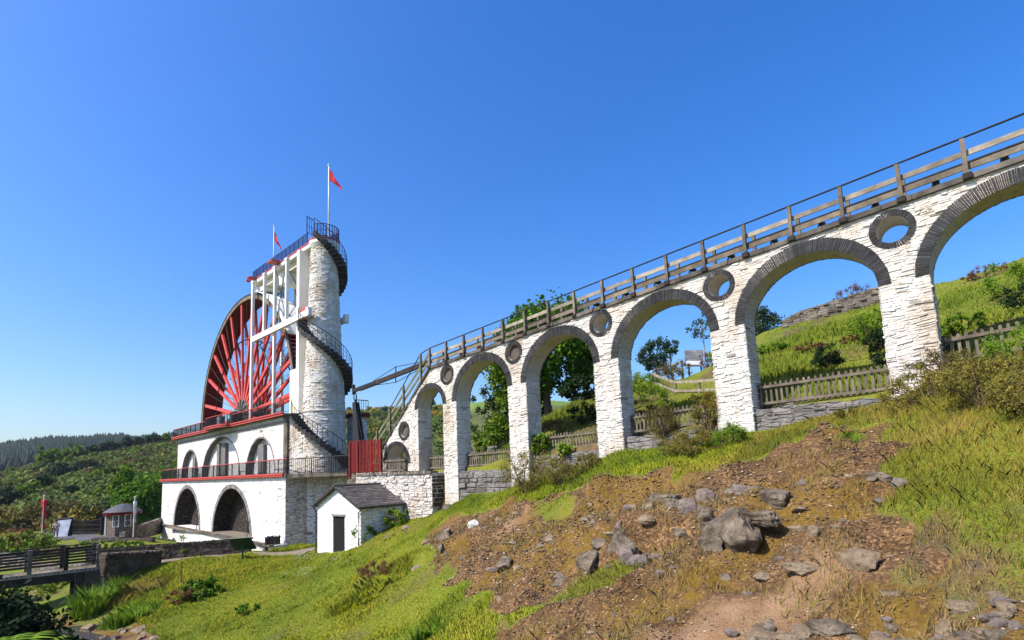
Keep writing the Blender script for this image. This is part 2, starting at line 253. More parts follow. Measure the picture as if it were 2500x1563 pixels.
leaf_mat('leaf_sycamore', (.035, .09, .008), (.08, .175, .010), (.16, .27, .016))
leaf_mat('leaf_bright', (.06, .12, .01), (.12, .20, .015), (.20, .28, .02))
leaf_mat('leaf_dark', (.012, .028, .010), (.022, .046, .014), (.04, .075, .02))
leaf_mat('leaf_shaded', (.004, .012, .004), (.009, .024, .007), (.022, .045, .012), .15)  # leaf colour darkened for shade falling from out of view
leaf_mat('leaf_blue', (.025, .05, .03), (.045, .085, .045), (.07, .12, .06))
leaf_mat('leaf_conifer', (.03, .05, .015), (.06, .085, .02), (.09, .115, .03))
leaf_mat('leaf_gorse', (.075, .068, .014), (.17, .145, .028), (.31, .25, .05), .3, .3)
leaf_mat('leaf_gorse_gold', (.10, .08, .012), (.24, .16, .015), (.50, .32, .02))
leaf_mat('leaf_heather', (.06, .045, .016), (.11, .085, .022), (.12, .135, .026), .3, .3)
leaf_mat('leaf_bracken', (.10, .04, .018), (.19, .085, .04), (.27, .15, .07))
leaf_mat('leaf_fern', (.06, .13, .008), (.13, .23, .012), (.22, .30, .025), .3, .35)
leaf_mat('leaf_forest', (.010, .024, .020), (.018, .038, .028), (.03, .054, .034))
leaf_mat('leaf_hill', (.05, .078, .016), (.095, .135, .024), (.165, .205, .034), .3, .35)
leaf_mat('grass_blade', (.12, .18, .010), (.24, .285, .012), (.40, .35, .035), .15, .8)
leaf_mat('bank_blade', (.08, .13, .010), (.155, .205, .014), (.29, .28, .035), .15, .7)
leaf_mat('grass_straw', (.17, .115, .04), (.27, .18, .06), (.26, .23, .05), .15, .7)
leaf_mat('grass_bank', (.09, .12, .010), (.20, .175, .018), (.36, .24, .065), .15, .7)
M['bark'] = simple('bark', (.09, .07, .05), (.15, .12, .09), 4., .9, .5)
M['bark_pale'] = simple('bark_pale', (.32, .29, .24), (.22, .2, .17), 4., .9, .3)
M['twig'] = simple('twig', (.13, .085, .05), (.08, .055, .035), 4., .9)

# ------------------------------------------------------------------ mesh building
class MB:
    def __init__(s): s.v = []; s.f = []; s.t = []
    def add(s, vs, fs, t=.5):
        b = len(s.v); s.v += [tuple(p) for p in vs]
        for f in fs: s.f.append(tuple(b + i for i in f)); s.t.append(t)
    def hexa(s, p, t=.5):
        s.add(p, [(0, 3, 2, 1), (4, 5, 6, 7), (0, 1, 5, 4), (1, 2, 6, 5), (2, 3, 7, 6), (3, 0, 4, 7)], t)
    def box(s, x0, x1, y0, y1, z0, z1, t=.5):
        s.hexa([(x0, y0, z0), (x1, y0, z0), (x1, y1, z0), (x0, y1, z0), (x0, y0, z1), (x1, y0, z1), (x1, y1, z1), (x0, y1, z1)], t)
    def bar(s, p, q, w, h, t=.5, up=(0, 0, 1)):
        """beam from p to q, w across and h along 'up'"""
        p = Vector(p); q = Vector(q); d = (q - p).normalized(); u = Vector(up)
        sd = d.cross(u)
        if sd.length < 1e-4: sd = d.cross(Vector((1, 0, 0)))
        sd.normalize(); u = sd.cross(d); a = sd * w / 2; b = u * h / 2
        s.hexa([p - a - b, p + a - b, p + a + b, p - a + b, q - a - b, q + a - b, q + a + b, q - a + b], t)
    def tube(s, pts, r, n=6, t=.5, caps=True):
        pts = [Vector(p) for p in pts]; rs = r if hasattr(r, '__len__') else [r] * len(pts); rings = []
        for i, p in enumerate(pts):
            d = (pts[min(i + 1, len(pts) - 1)] - pts[max(i - 1, 0)])
            d = d.normalized() if d.length > 1e-9 else Vector((0, 0, 1))
            a = d.orthogonal() if abs(d.z) < .99 else Vector((1, 0, 0))
            if abs(d.z) < .9: a = Vector((0, 0, 1)).cross(d)
            a.normalize(); b = d.cross(a)
            rings.append([p + (a * math.cos(k * 2 * PI / n) + b * math.sin(k * 2 * PI / n)) * rs[i] for k in range(n)])
        vs = [p for rg in rings for p in rg]; fs = []
        for i in range(len(pts) - 1):
            for k in range(n): fs.append((i * n + k, i * n + (k + 1) % n, (i + 1) * n + (k + 1) % n, (i + 1) * n + k))
        if caps: fs += [tuple(reversed(range(n))), tuple((len(pts) - 1) * n + k for k in range(n))]
        s.add(vs, fs, t)
    def lathe(s, cx, cy, prof, n=48, t=.5, a0=0, a1=2 * PI):
        full = abs(a1 - a0 - 2 * PI) < 1e-6; m = n if full else n + 1; vs = []; fs = []
        for r, z in prof:
            for k in range(m):
                a = a0 + (a1 - a0) * k / n; vs.append((cx + r * math.cos(a), cy + r * math.sin(a), z))
        for i in range(len(prof) - 1):
            for k in range(n):
                fs.append((i * m + k, i * m + (k + 1) % m, (i + 1) * m + (k + 1) % m, (i + 1) * m + k))
        s.add(vs, fs, t)
    def plate(s, outer, holes, mapf, d0, d1, t=.5):
        """flat outline with holes, extruded from depth d0 to d1; mapf(u, v, d) -> xyz"""
        loops = [list(outer)] + [list(h) for h in holes]
        flat = [p for l in loops for p in l]; N = len(flat)
        tri = tessellate_polygon([[Vector((p[0], p[1], 0)) for p in l] for l in loops])
        vs = [mapf(u, v, d0) for u, v in flat] + [mapf(u, v, d1) for u, v in flat]; fs = []
        for a, b, c in tri: fs.append((a, b, c)); fs.append((N + c, N + b, N + a))
        o = 0
        for l in loops:
            for i in range(len(l)):
                a = o + i; b = o + (i + 1) % len(l); fs.append((a, b, N + b, N + a))
            o += len(l)
        s.add(vs, fs, t)
    def build(s, name, mat, parent=None, smooth=False, org=None, bevel=0):
        o = Vector(org) if org is not None else (ORG[parent.name] if parent is not None else Vector((0, 0, 0)))
        me = bpy.data.meshes.new(name)
        me.from_pydata([tuple(Vector(v) - o) for v in s.v], [], s.f); me.update()
        bm = bmesh.new(); bm.from_mesh(me); bmesh.ops.recalc_face_normals(bm, faces=bm.faces); bm.to_mesh(me); bm.free()
        at = me.attributes.new('tint', 'FLOAT', 'FACE'); at.data.foreach_set('value', np.array(s.t, 'f'))
        if smooth: me.polygons.foreach_set('use_smooth', [True] * len(me.polygons))
        return link(name, me, mat, parent, o, bevel)

ORG = {}
def link(name, me, mat, parent, o, bevel=0):
    ob = bpy.data.objects.new(name, me); C.objects.link(ob)
    if mat is not None: me.materials.append(M[mat])
    if parent is not None: ob.parent = parent
    else: ob.location = o
    ORG[ob.name] = Vector(o)
    if bevel:
        b = ob.modifiers.new('bevel', 'BEVEL'); b.width = bevel; b.segments = 2; b.limit_method = 'ANGLE'
    return ob

def arrays(name, V, F, tint, mat, parent=None, org=None, smooth=False, attrs=None):
    """mesh straight from numpy arrays: V (n,3), F (m,k)"""
    o = Vector(org) if org is not None else (ORG[parent.name] if parent is not None else Vector((0, 0, 0)))
    V = np.asarray(V, 'f') - np.array(o, 'f'); F = np.asarray(F, 'i'); k = F.shape[1]
    me = bpy.data.meshes.new(name)
    me.vertices.add(len(V)); me.vertices.foreach_set('co', V.ravel())
    me.loops.add(F.size); me.loops.foreach_set('vertex_index', F.ravel())
    me.polygons.add(len(F)); me.polygons.foreach_set('loop_start', np.arange(len(F), dtype='i') * k)
    me.update(calc_edges=True)
    if tint is not None:
        at = me.attributes.new('tint', 'FLOAT', 'FACE'); at.data.foreach_set('value', np.asarray(tint, 'f'))
    for an, av in (attrs or {}).items():
        at = me.attributes.new(an, 'FLOAT', 'POINT'); at.data.foreach_set('value', np.asarray(av, 'f').ravel())
    if smooth: me.polygons.foreach_set('use_smooth', np.ones(len(F), bool))
    return link(name, me, mat, parent, o)

def tag(o, label=None, cat=None, group=None, kind=None):
    for k, v in (('label', label), ('category', cat), ('group', group), ('kind', kind)):
        if v: o[k] = v
    return o

def thing(name, loc, label, cat, group=None):
    o = bpy.data.objects.new(name, None); C.objects.link(o); o.location = loc; o.empty_display_size = .3
    ORG[o.name] = Vector(loc)
    return tag(o, label, cat, group)

def copy_tree(o, loc, rotz=0, scale=1, label=None):
    r = o.copy(); C.objects.link(r); r.location = loc; r.rotation_euler = (0, 0, rotz)
    r.scale = (scale, scale, scale) if not hasattr(scale, '__len__') else scale
    if label: r['label'] = label
    for ch in [c for c in bpy.data.objects if c.parent == o]:
        d = ch.copy(); C.objects.link(d); d.parent = r
    return r

def scan(loops, v):
    """solid intervals of an even-odd outline along the line at height v"""
    xs = []
    for l in loops:
        for i in range(len(l)):
            (u0, v0), (u1, v1) = l[i], l[(i + 1) % len(l)]
            if (v0 > v) != (v1 > v): xs.append(u0 + (u1 - u0) * (v - v0) / (v1 - v0))
    xs.sort(); return [(xs[i], xs[i + 1]) for i in range(0, len(xs) - 1, 2)]

def rubble(mb, loops, mapf, course=(.045, .105), length=(.09, .36), prot=(.0, .026), gap=.006, bare=.04, vlim=None):
    """courses of rough stones laid over a face; each stone a chamfered block with its own set-out"""
    vs = [p[1] for l in loops for p in l]; v = min(vs) if vlim is None else vlim[0]; top = max(vs) if vlim is None else vlim[1]
    while v < top:
        h = rng.uniform(*course); vm = v + h / 2
        for u0, u1 in scan(loops, vm):
            u = u0
            while u < u1 - .03:
                w = rng.uniform(*length)
                if u1 - (u + w) < .16: w = u1 - u
                a, b = u + gap * rng.random(), min(u + w, u1) - gap * rng.random()
                if b - a > .03:
                    p = prot[0] + (prot[1] - prot[0]) * (rng.random() * .45 if rng.random() < .82 else rng.uniform(.6, 1.25)); c = min(.03, h * .22, (b - a) * .25); j = lambda k: rng.uniform(-k, k)
                    z0 = v + gap * rng.random() + j(.008); z1 = v + h - gap * rng.random() + j(.008)
                    q = [(a, z0), (b, z0 + j(.012)), (b, z1 + j(.012)), (a, z1)]
                    m = [(a + c * rng.uniform(.3, 1.6), z0 + c * rng.uniform(.3, 1.5)), (b - c * rng.uniform(.3, 1.6), z0 + c * rng.uniform(.3, 1.5)),
                         (b - c * rng.uniform(.3, 1.6), z1 - c * rng.uniform(.3, 1.5)), (a + c * rng.uniform(.3, 1.6), z1 - c * rng.uniform(.3, 1.5))]
                    t = rng.uniform(0, .07) if rng.random() < bare else rng.uniform(.15, 1)
                    mb.add([mapf(x, y, -.012) for x, y in q] + [mapf(x, y, p + j(.008)) for x, y in m],
                           [(4, 5, 6, 7), (0, 1, 5, 4), (1, 2, 6, 5), (2, 3, 7, 6), (3, 0, 4, 7)], t)
                u += w
        v += h

def voussoirs(mb, inner, outer, mapf, w=.085, prot=(.03, .06), open_=True):
    """thin stones set on edge along two matching curves"""
    n = len(inner)
    L = [0]
    for i in range(n - 1): L.append(L[-1] + math.dist(outer[i], outer[i + 1]))
    def at(curve, s):
        for i in range(n - 1):
            if s <= L[i + 1] or i == n - 2:
                t = min(1, (s - L[i]) / (L[i + 1] - L[i] or 1)); return (curve[i][0] + (curve[i + 1][0] - curve[i][0]) * t, curve[i][1] + (curve[i + 1][1] - curve[i][1]) * t)
    s = 0
    while s < L[-1] - .02:
        e = min(L[-1], s + w * rng.uniform(.6, 1.5)); g = .008
        i0, i1, o0, o1 = at(inner, s + g), at(inner, e - g), at(outer, s + g), at(outer, e - g)
        k = rng.uniform(-.02, .025)
        o0 = (o0[0] + (o0[0] - i0[0]) * k, o0[1] + (o0[1] - i0[1]) * k); o1 = (o1[0] + (o1[0] - i1[0]) * k, o1[1] + (o1[1] - i1[1]) * k)
        p = rng.uniform(*prot)
        mb.add([mapf(*i0, -.02), mapf(*i1, -.02), mapf(*o1, -.02), mapf(*o0, -.02)] + [mapf(*i0, p), mapf(*i1, p + rng.uniform(-.006, .006)), mapf(*o1, p), mapf(*o0, p + rng.uniform(-.006, .006))],
               [(4, 5, 6, 7), (0, 1, 5, 4), (1, 2, 6, 5), (2, 3, 7, 6), (3, 0, 4, 7)], rng.random())
        s = e

# ------------------------------------------------------------------ foliage
def leaf_cloud(centres, radii, counts, size, tints, flat=.0, shape=(1, 1, 1), aspect=.7, shell=.5, seed=0):
    """leaf-sized quads through a set of clumps; returns arrays"""
    r = np.random.RandomState(seed); Vs = []; Ts = []
    for c, rad, n, tn in zip(centres, radii, counts, tints):
        n = int(n)
        d = r.normal(size=(n, 3)); d /= np.linalg.norm(d, axis=1)[:, None]
        rr = rad * (shell + (1 - shell) * r.rand(n)) * (.85 + .3 * r.rand(n))
        p = np.array(c) + d * rr[:, None] * np.array(shape)
        a = r.normal(size=(n, 3)); a[:, 2] *= (1 - flat); a /= np.linalg.norm(a, axis=1)[:, None]
        nn = d * .6 + r.normal(size=(n, 3)) * .6 + np.array([0, 0, .5])
        b = np.cross(nn, a); b /= np.linalg.norm(b, axis=1)[:, None] + 1e-9
        s = size * (.6 + .8 * r.rand(n))[:, None]
        Vs.append(np.stack([p - a * s * .5, p + b * s * aspect * .5, p + a * s * .5, p - b * s * aspect * .5], 1))
        Ts.append(np.clip(tn + r.normal(size=n) * .18, 0, 1))
    V = np.concatenate(Vs).reshape(-1, 3); n = len(V) // 4
    return V, np.arange(n * 4).reshape(n, 4), np.concatenate(Ts)

def crown_clumps(c, rad, n, clump, seed, squash=(1, 1, 1), lower=.35):
    """clump centres spread over the outside of an uneven crown"""
    r = random.Random(seed); out = []; lob = [(Vector((r.gauss(0, 1), r.gauss(0, 1), r.gauss(0, .7))).normalized(), r.uniform(.7, 1.2)) for _ in range(7)]
    while len(out) < n:
        d = Vector((r.gauss(0, 1), r.gauss(0, 1), r.gauss(0, 1))).normalized()
        if d.z < -lower: continue
        k = 1 + .28 * sum(max(0, d.dot(l)) ** 5 * w for l, w in lob) - .12
        q = r.uniform(.35, 1) ** .6
        out.append((c[0] + d.x * rad * k * q * squash[0], c[1] + d.y * rad * k * q * squash[1], c[2] + d.z * rad * k * q * squash[2]))
    return out, [clump * r.uniform(.6, 1.35) for _ in out], [r.uniform(.2, .8) for _ in out]

def limbs(mb, base, top, r0, targets, seed, n=7):
    r = random.Random(seed); b = Vector(base); t = Vector(top)
    pts = [b.lerp(t, i / 5) + Vector((r.uniform(-.12, .12), r.uniform(-.12, .12), 0)) * (i > 0) * r0 * 4 for i in range(6)]
    mb.tube(pts, [r0 * (1.25 if i == 0 else 1 - .13 * i) for i in range(6)], 8)
    for q in r.sample(targets, min(n, len(targets))):
        q = Vector(q); s = b.lerp(t, r.uniform(.4, .95)); m = s.lerp(q, .5) + Vector((0, 0, .12 * (q - s).length))
        mb.tube([s, m, q], [r0 * .45, r0 * .28, r0 * .08], 5)

def tree(name, loc, h, rad, leafmat, label, cat='tree', group=None, seed=0, clumps=60, per=90, leaf=.28, clump=None, squash=(1, 1, 1), trunk=.3, cz=.62, bark='bark', lower=.35, lean=(0, 0)):
    root = thing(name, loc, label, cat, group)
    c = (loc[0] + lean[0], loc[1] + lean[1], loc[2] + h * cz)
    cs, rs, ts = crown_clumps(c, rad, clumps, clump or rad * .26, seed, squash, lower)
    V, F, T = leaf_cloud(cs, rs, [per] * len(cs), leaf, ts, seed=seed, shell=.25)
    arrays('crown', V, F, T, leafmat, root)
    mb = MB(); limbs(mb, loc, (c[0], c[1], c[2] + rad * squash[2] * .3), trunk, cs, seed, 12); mb.build('trunk', bark, root, True)
    return root

def bush(name, loc, w, h, leafmat, label, cat='bush', group=None, seed=0, clumps=40, per=70, leaf=.10, aspect=.35, sticks=14, flower=None):
    root = thing(name, loc, label, cat, group)
    cs, rs, ts = crown_clumps((loc[0], loc[1], loc[2] + h * .42), 1, clumps, 1, seed, (w * .46, w * .42, h * .5), .8)
    rs = [min(w, h) * .17 * random.Random(seed + i).uniform(.6, 1.5) for i in range(len(cs))]
    V, F, T = leaf_cloud(cs, rs, [per] * len(cs), leaf, ts, seed=seed, aspect=aspect, shell=.0)
    arrays('foliage', V, F, T, leafmat, root)
    mb = MB(); r = random.Random(seed)
    for q in r.sample(cs, min(sticks, len(cs))):
        q = Vector(q); b = Vector((loc[0] + r.uniform(-.1, .1) * w, loc[1] + r.uniform(-.1, .1) * w, loc[2] - .1)); q = q + (q - b) * .18
        mb.tube([b, b.lerp(q, .55) + Vector((0, 0, .08 * h)), q], [.022, .014, .005], 4)
    mb.build('stem', 'twig', root)
    if flower:
        top = [q for q in cs if q[2] > loc[2] + h * .5] or cs
        V, F, T = leaf_cloud(top, [r_ * .9 for r_ in rs[:len(top)]], [26] * len(top), leaf * .8, [.7] * len(top), seed=seed + 9, aspect=.8, shell=.6)
        arrays('blossom', V, F, T, flower, root)
    return root

def blades(P, h, w, seed, lean=.35, per=1):
    """grass blades at points P (n,3): one bent strip each; returns V, F(quads)"""
    r = np.random.RandomState(seed); n = len(P); a = r.rand(n) * 2 * PI
    hh = (h if np.ndim(h) else np.full(n, h)) * (.55 + .9 * r.rand(n)); ww = (w if np.ndim(w) else np.full(n, w)) * (.7 + .6 * r.rand(n))
    side = np.c_[np.cos(a), np.sin(a), np.zeros(n)] * ww[:, None] * .5
    b = r.rand(n) * 2 * PI; ln = np.c_[np.cos(b), np.sin(b), np.zeros(n)] * (hh * lean * (.3 + r.rand(n)))[:, None]
    mid = P + ln * .35 + np.c_[np.zeros(n), np.zeros(n), hh * .6]; tip = P + ln + np.c_[np.zeros(n), np.zeros(n), hh]
    V = np.stack([P - side, P + side, mid + side * .7, tip, mid - side * .7], 1).reshape(-1, 3)
    F = np.arange(n * 5).reshape(n, 5)
    return V, F, hh
# ------------------------------------------------------------------ camera, light, sky
sc = bpy.context.scene
cam = bpy.data.cameras.new('camera'); co = bpy.data.objects.new('camera', cam); C.objects.link(co)
R_, U_, F_ = Vector((.7232, .6895, -.0404)), Vector((.1108, -.0581, .9921)), Vector((-.6817, .7220, .1184))
F_.normalize(); R_ = (R_ - F_ * R_.dot(F_)).normalized(); U_ = R_.cross(F_)
co.matrix_world = Matrix((R_, U_, -F_)).transposed().to_4x4()
cam.sensor_width = 36; cam.lens = 18.72; cam.shift_y = .0818; cam.clip_start = .1; cam.clip_end = 8000
sc.camera = co
sc.view_settings.view_transform = 'Standard'; sc.view_settings.look = 'None'; sc.view_settings.exposure = .92
sc.cycles.max_bounces = 6; sc.cycles.transparent_max_bounces = 8; sc.cycles.use_denoising = True
sun = bpy.data.lights.new('sun', 'SUN'); sun.energy = 3.8; sun.angle = math.radians(.5); sun.color = (1, .93, .83)
so = bpy.data.objects.new('sun', sun); C.objects.link(so); so.rotation_euler = SUN_DIR.to_track_quat('Z', 'Y').to_euler(); so.location = (-20, -40, 50)
w = bpy.data.worlds.new('World'); sc.world = w; w.use_nodes = True; nt = w.node_tree; nt.nodes.clear()
sky = node(nt, 'ShaderNodeTexSky', sky_type='NISHITA', sun_disc=False, sun_elevation=SUN_EL, sun_rotation=math.radians(200.1),
           altitude=800, air_density=1.35, dust_density=4.0, ozone_density=7.0)
hs = node(nt, 'ShaderNodeHueSaturation', {'Hue': .511, 'Saturation': 1.30, 'Value': 1., 'Color': sky.outputs[0]})
bg = node(nt, 'ShaderNodeBackground', {'Color': hs.outputs[0], 'Strength': .128})
wo = node(nt, 'ShaderNodeOutputWorld'); nt.links.new(bg.outputs[0], wo.inputs[0])

# ------------------------------------------------------------------ ground
FRONT = Rbf(FRONT_POINTS); BANK = Rbf(BANK_POINTS)

def soil_w(x, y):
    n = (fbm(x * 1.1, y * 1.1, 4, 3) - .5) * 2.2
    s = sstep(-.35, .35, inside(SOIL, x, y) + n * .7)
    s = s * (1 - .75 * sstep(-.3, .3, inside(GREENSTRIP, x, y) + n * .3)) * (1 - .6 * sstep(-.3, .3, inside(TUFT, x, y) + n * .4))
    s = np.maximum(s, sstep(-.35, .25, inside(STRAW, x, y)) * sstep(.49, .58, fbm(x * 1.6, y * 1.6, 4, 77)))
    return s

def front_z(x, y):
    x = np.asarray(x, float); y = np.asarray(y, float)
    z = FRONT(x, y); s = soil_w(x, y)
    rough = s * np.clip((22 + x) / 6, 0, 1)
    z = z + rough * ((fbm(x * .8, y * .9, 4, 21) - .5) * 1.0 + (fbm(x * 3, y * 3, 3, 9) - .5) * .22)
    # small scarps where the turf breaks away
    for (x0, y0, x1, y1, hgt) in ((-12.0, 14.2, -7.2, 14.3, .35), (-9.5, 11.9, -6.0, 11.3, .45), (-17.5, 12.6, -15.0, 13.6, .4)):
        dx, dy = x1 - x0, y1 - y0; L = math.hypot(dx, dy); t = ((x - x0) * dx + (y - y0) * dy) / L
        dd = ((x - x0) * -dy + (y - y0) * dx) / L + (fbm(t * .8, t * 0 + x0, 3, 4) - .5) * .9
        z = z + hgt * np.exp(-(np.clip(np.abs(t - L / 2) - L * .35, 0, None) / .7) ** 2) * (sstep(-.12, .18, dd) - sstep(.1, 2.2, dd))
    z = z + (1 - s) * (fbm(x * .55, y * .55, 3, 31) - .5) * .28 * sstep(-42, -36, x)
    return z

def axis(breaks):
    out = []
    for a, b, st in breaks: out += list(np.arange(a, b, st))
    return np.array(out + [breaks[-1][1]])

def sheet(name, xs, ys, zf, mat, attrs):
    X, Y = np.meshgrid(xs, ys); Z = zf(X, Y); nx, ny = len(xs), len(ys)
    V = np.c_[X.ravel(), Y.ravel(), Z.ravel()]; i = np.arange(nx * ny).reshape(ny, nx)
    F = np.stack([i[:-1, :-1], i[:-1, 1:], i[1:, 1:], i[1:, :-1]], -1).reshape(-1, 4)
    o = arrays(name, V, F, None, mat, smooth=True, attrs={k: f(X, Y) for k, f in attrs.items()})
    return tag(o, kind='structure')

def ground_material(name, g1, g2, g3):
    m, nt, bs, out = new_mat(name); v = coords(nt)
    g = mix(nt, ramp(nt, noise(nt, v, .35, 5, .6), [(.38, 0.), (.62, 1.)]), g1, g2)
    g = mix(nt, ramp(nt, noise(nt, v, 1.6, 6, .7), [(.52, 0.), (.70, 1.)]), g, g3)
    fine = noise(nt, v, 14, 5, .75); fine2 = noise(nt, v, 38, 3, .7)
    g = mix(nt, 1., g, ramp(nt, fine, [(.3, .55), (.7, 1.4)]), 'MULTIPLY')
    s = mix(nt, ramp(nt, noise(nt, v, 1.1, 6, .7), [(.40, 0.), (.60, 1.)]), (.098, .054, .021), (.18, .102, .044))
    s = mix(nt, ramp(nt, noise(nt, v, 3.4, 6, .75), [(.55, 0.), (.66, .8)]), s, (.052, .033, .019))
    vo = node(nt, 'ShaderNodeTexVoronoi', {'Vector': v, 'Scale': 24.})
    st = ramp(nt, node(nt, 'ShaderNodeSeparateColor', {'Color': vo.outputs['Color']}).outputs[0], [(.0, .55), (.55, .9), (.8, 1.6), (1., 2.6)])
    s = mix(nt, .8, s, mix(nt, 1., s, st, 'MULTIPLY'))
    s = mix(nt, math_(nt, 'MULTIPLY', attr(nt, 'moss'), ramp(nt, noise(nt, v, 5, 5, .7), [(.38, 0.), (.54, .9)])), s, (.19, .115, .008))
    s = mix(nt, attr(nt, 'bare'), s, mix(nt, ramp(nt, noise(nt, v, 2.5, 6, .7), [(.35, 0.), (.65, 1.)]), (.24, .135, .066), (.33, .205, .115)))
    g = mix(nt, attr(nt, 'straw'), g, mix(nt, ramp(nt, noise(nt, v, 3, 5), [(.4, 0.), (.6, 1.)]), (.17, .115, .05), (.10, .075, .04)))
    edge = math_(nt, 'ADD', attr(nt, 'soil'), math_(nt, 'MULTIPLY', math_(nt, 'SUBTRACT', fine, .5), 1.1))
    c = mix(nt, ramp(nt, edge, [(.4, 0.), (.6, 1.)]), g, s)
    nt.links.new(c, bs.inputs['Base Color']); bs.inputs['Roughness'].default_value = .95
    h = math_(nt, 'ADD', fine, math_(nt, 'ADD', math_(nt, 'MULTIPLY', vo.outputs['Distance'], -.7), math_(nt, 'MULTIPLY', fine2, .5)))
    bump(nt, bs, h, .9, .06); M[name] = m

ground_material('turf', (.17, .20, .012), (.125, .17, .010), (.24, .20, .03))
ground_material('bank_turf', (.14, .18, .012), (.18, .19, .02), (.21, .155, .04))

zero = lambda X, Y: X * 0
xs = axis([(-110, -60, 2), (-60, -36, .6), (-36, -22, .3), (-22, 4, .14), (4, 24, .6)]); ys = axis([(-20, 4, .9), (4, 7, .25), (7, 18.25, .14)])
sheet('ground', xs, ys, front_z, 'turf', {
    'soil': lambda X, Y: np.maximum(soil_w(X, Y), sstep(-.2, .5, -6.6 - FRONT(X, Y) + (fbm(X, Y, 3, 8) - .5))),
    'moss': lambda X, Y: np.clip(sstep(-.5, .5, inside(MOSS, X, Y)) + .75 * sstep(.49, .58, fbm(X * .7, Y * .7, 4, 17)), 0, 1),
    'bare': lambda X, Y: np.maximum(sstep(-.3, .4, inside(BARE, X, Y) + (fbm(X * 2, Y * 2, 3, 6) - .5)), .8 * sstep(-.2, .3, inside(BARE2, X, Y) + (fbm(X * 2, Y * 2, 3, 6) - .5) * .6)),
    'straw': lambda X, Y: np.clip(sstep(-.5, .6, inside(STRAW, X, Y) + (fbm(X, Y, 3, 2) - .5) * 2) + .6 * sstep(.55, .66, fbm(X * .5, Y * .5, 4, 41)), 0, 1)})

def bank_z(x, y):
    x = np.asarray(x, float); y = np.asarray(y, float); r = np.hypot(x, y)
    z = BANK(x, np.minimum(y, 44))
    crest = 33.2 + (fbm(x * .2, y * 0, 2, 3) - .5) * 1.2
    cap = BANK(x * np.minimum(1, crest / r), y * np.minimum(1, crest / r)) + (r - crest) * .02
    right = sstep(-16.5, -14.5, x)
    z = np.where(r > crest, z * (1 - right) + np.minimum(z, cap) * right, z)
    z = np.minimum(z, 13)
    return z + (fbm(x * .5, y * .5, 4, 51) - .5) * .45 * sstep(19.2, 21, y) * sstep(-26, -20, x) - 2. * sstep(18.45, 18.15, y) - 14. * sstep(-30.4, -31.0, x)
sheet('hillside', axis([(-70, -30, 2), (-30, 6, .25), (6, 40, 1.5)]), axis([(18.0, 36, .25), (36, 70, 2)]), bank_z, 'bank_turf', {
    'soil': lambda X, Y: .55 * sstep(.60, .72, fbm(X * .45, Y * .45, 4, 61)), 'moss': zero, 'bare': zero,
    'straw': lambda X, Y: sstep(.52, .66, fbm(X * .5, Y * .5, 4, 71))})

# the valley side and the ridge behind it
SKY_AZ = np.array([-180, -60, -20, 0, 2.7, 3.9, 5.6, 7.8, 10.7, 14, 22, 29.6, 33.4, 37.7, 40, 48, 70, 100, 180.])
SKY_T = np.array([.03, .05, .02, .012, .016, .022, .034, .037, .047, .059, .085, .1055, .1085, .1155, .117, .12, .08, .06, .03])
def hill_z(az, r):
    t = np.interp(az, SKY_AZ, SKY_T); h1 = 320 * t; wv = (fbm(az * .25, r * .02, 4, 5) - .5)
    a = sstep(0, 1, np.clip((r - 78 + wv * 14) / 242, 0, 1)) ** .85
    z = -6.2 + (h1 + 6.2) * a + (fbm(az * .4, r * .035, 3, 15) - .5) * 7 * a * (1 - a) * 2.2
    z = z - np.clip(r - 330, 0, 90) * .03
    far = 1000 * np.interp(az, [-180, -10, 2.6, 4.7, 6.4, 9.7, 14, 40, 180], [.03, .034, .040, .046, .0495, .051, .0515, .05, .04])
    b = sstep(0, 1, np.clip((r - 430) / 560, 0, 1))
    return np.where(r < 430, z, z * (1 - b) + far * b + (fbm(az * .8, r * .01, 3, 25) - .5) * 10 * b)
azs = np.radians(np.r_[np.arange(-180, -24, 6), np.arange(-24, 62, .4), np.arange(62, 181, 6)]); rs = np.r_[np.arange(62, 340, 5), np.arange(340, 1100, 22), np.arange(1100, 1900, 100)]
A_, R2 = np.meshgrid(azs, rs); Zh = hill_z(np.degrees(A_), R2); nx, ny = len(azs), len(rs)
V = np.c_[(-R2 * np.cos(A_)).ravel(), (R2 * np.sin(A_)).ravel(), Zh.ravel()]; i_ = np.arange(nx * ny).reshape(ny, nx)
Fh = np.stack([i_[:-1, :-1], i_[:-1, 1:], i_[1:, 1:], i_[1:, :-1]], -1).reshape(-1, 4)
m, nt, bs, out = new_mat('hill_cover'); v = coords(nt, (1, 1, 1.6))
f1 = ramp(nt, noise(nt, v, .012, 4, .6), [(.40, 0.), (.56, 1.)]); c = mix(nt, f1, (.105, .10, .030), (.09, .135, .024))
c = mix(nt, ramp(nt, noise(nt, v, .05, 5, .65), [(.50, 0.), (.60, .9)]), c, (.055, .065, .022))
c = mix(nt, ramp(nt, noise(nt, v, .08, 5, .7), [(.58, 0.), (.66, .8)]), c, (.15, .10, .02))
zc = node(nt, 'ShaderNodeSeparateXYZ', {'Vector': node(nt, 'ShaderNodeNewGeometry').outputs['Position']}).outputs['Z']
rad = node(nt, 'ShaderNodeVectorMath', {0: node(nt, 'ShaderNodeNewGeometry').outputs['Position']}, operation='LENGTH').outputs['Value']
pasture = math_(nt, 'MULTIPLY', ramp(nt, math_(nt, 'DIVIDE', zc, 60.), [(.36, 0.), (.44, 1.)]), ramp(nt, noise(nt, v, .02, 3), [(.36, .2), (.5, 1.)]))
c = mix(nt, pasture, c, (.15, .22, .035))
c = mix(nt, ramp(nt, math_(nt, 'DIVIDE', rad, 1000.), [(.34, 0.), (.42, 1.)]), c, (.03, .05, .022))
c = mix(nt, 1., c, ramp(nt, noise(nt, v, .6, 5, .7), [(.3, .6), (.7, 1.35)]), 'MULTIPLY')
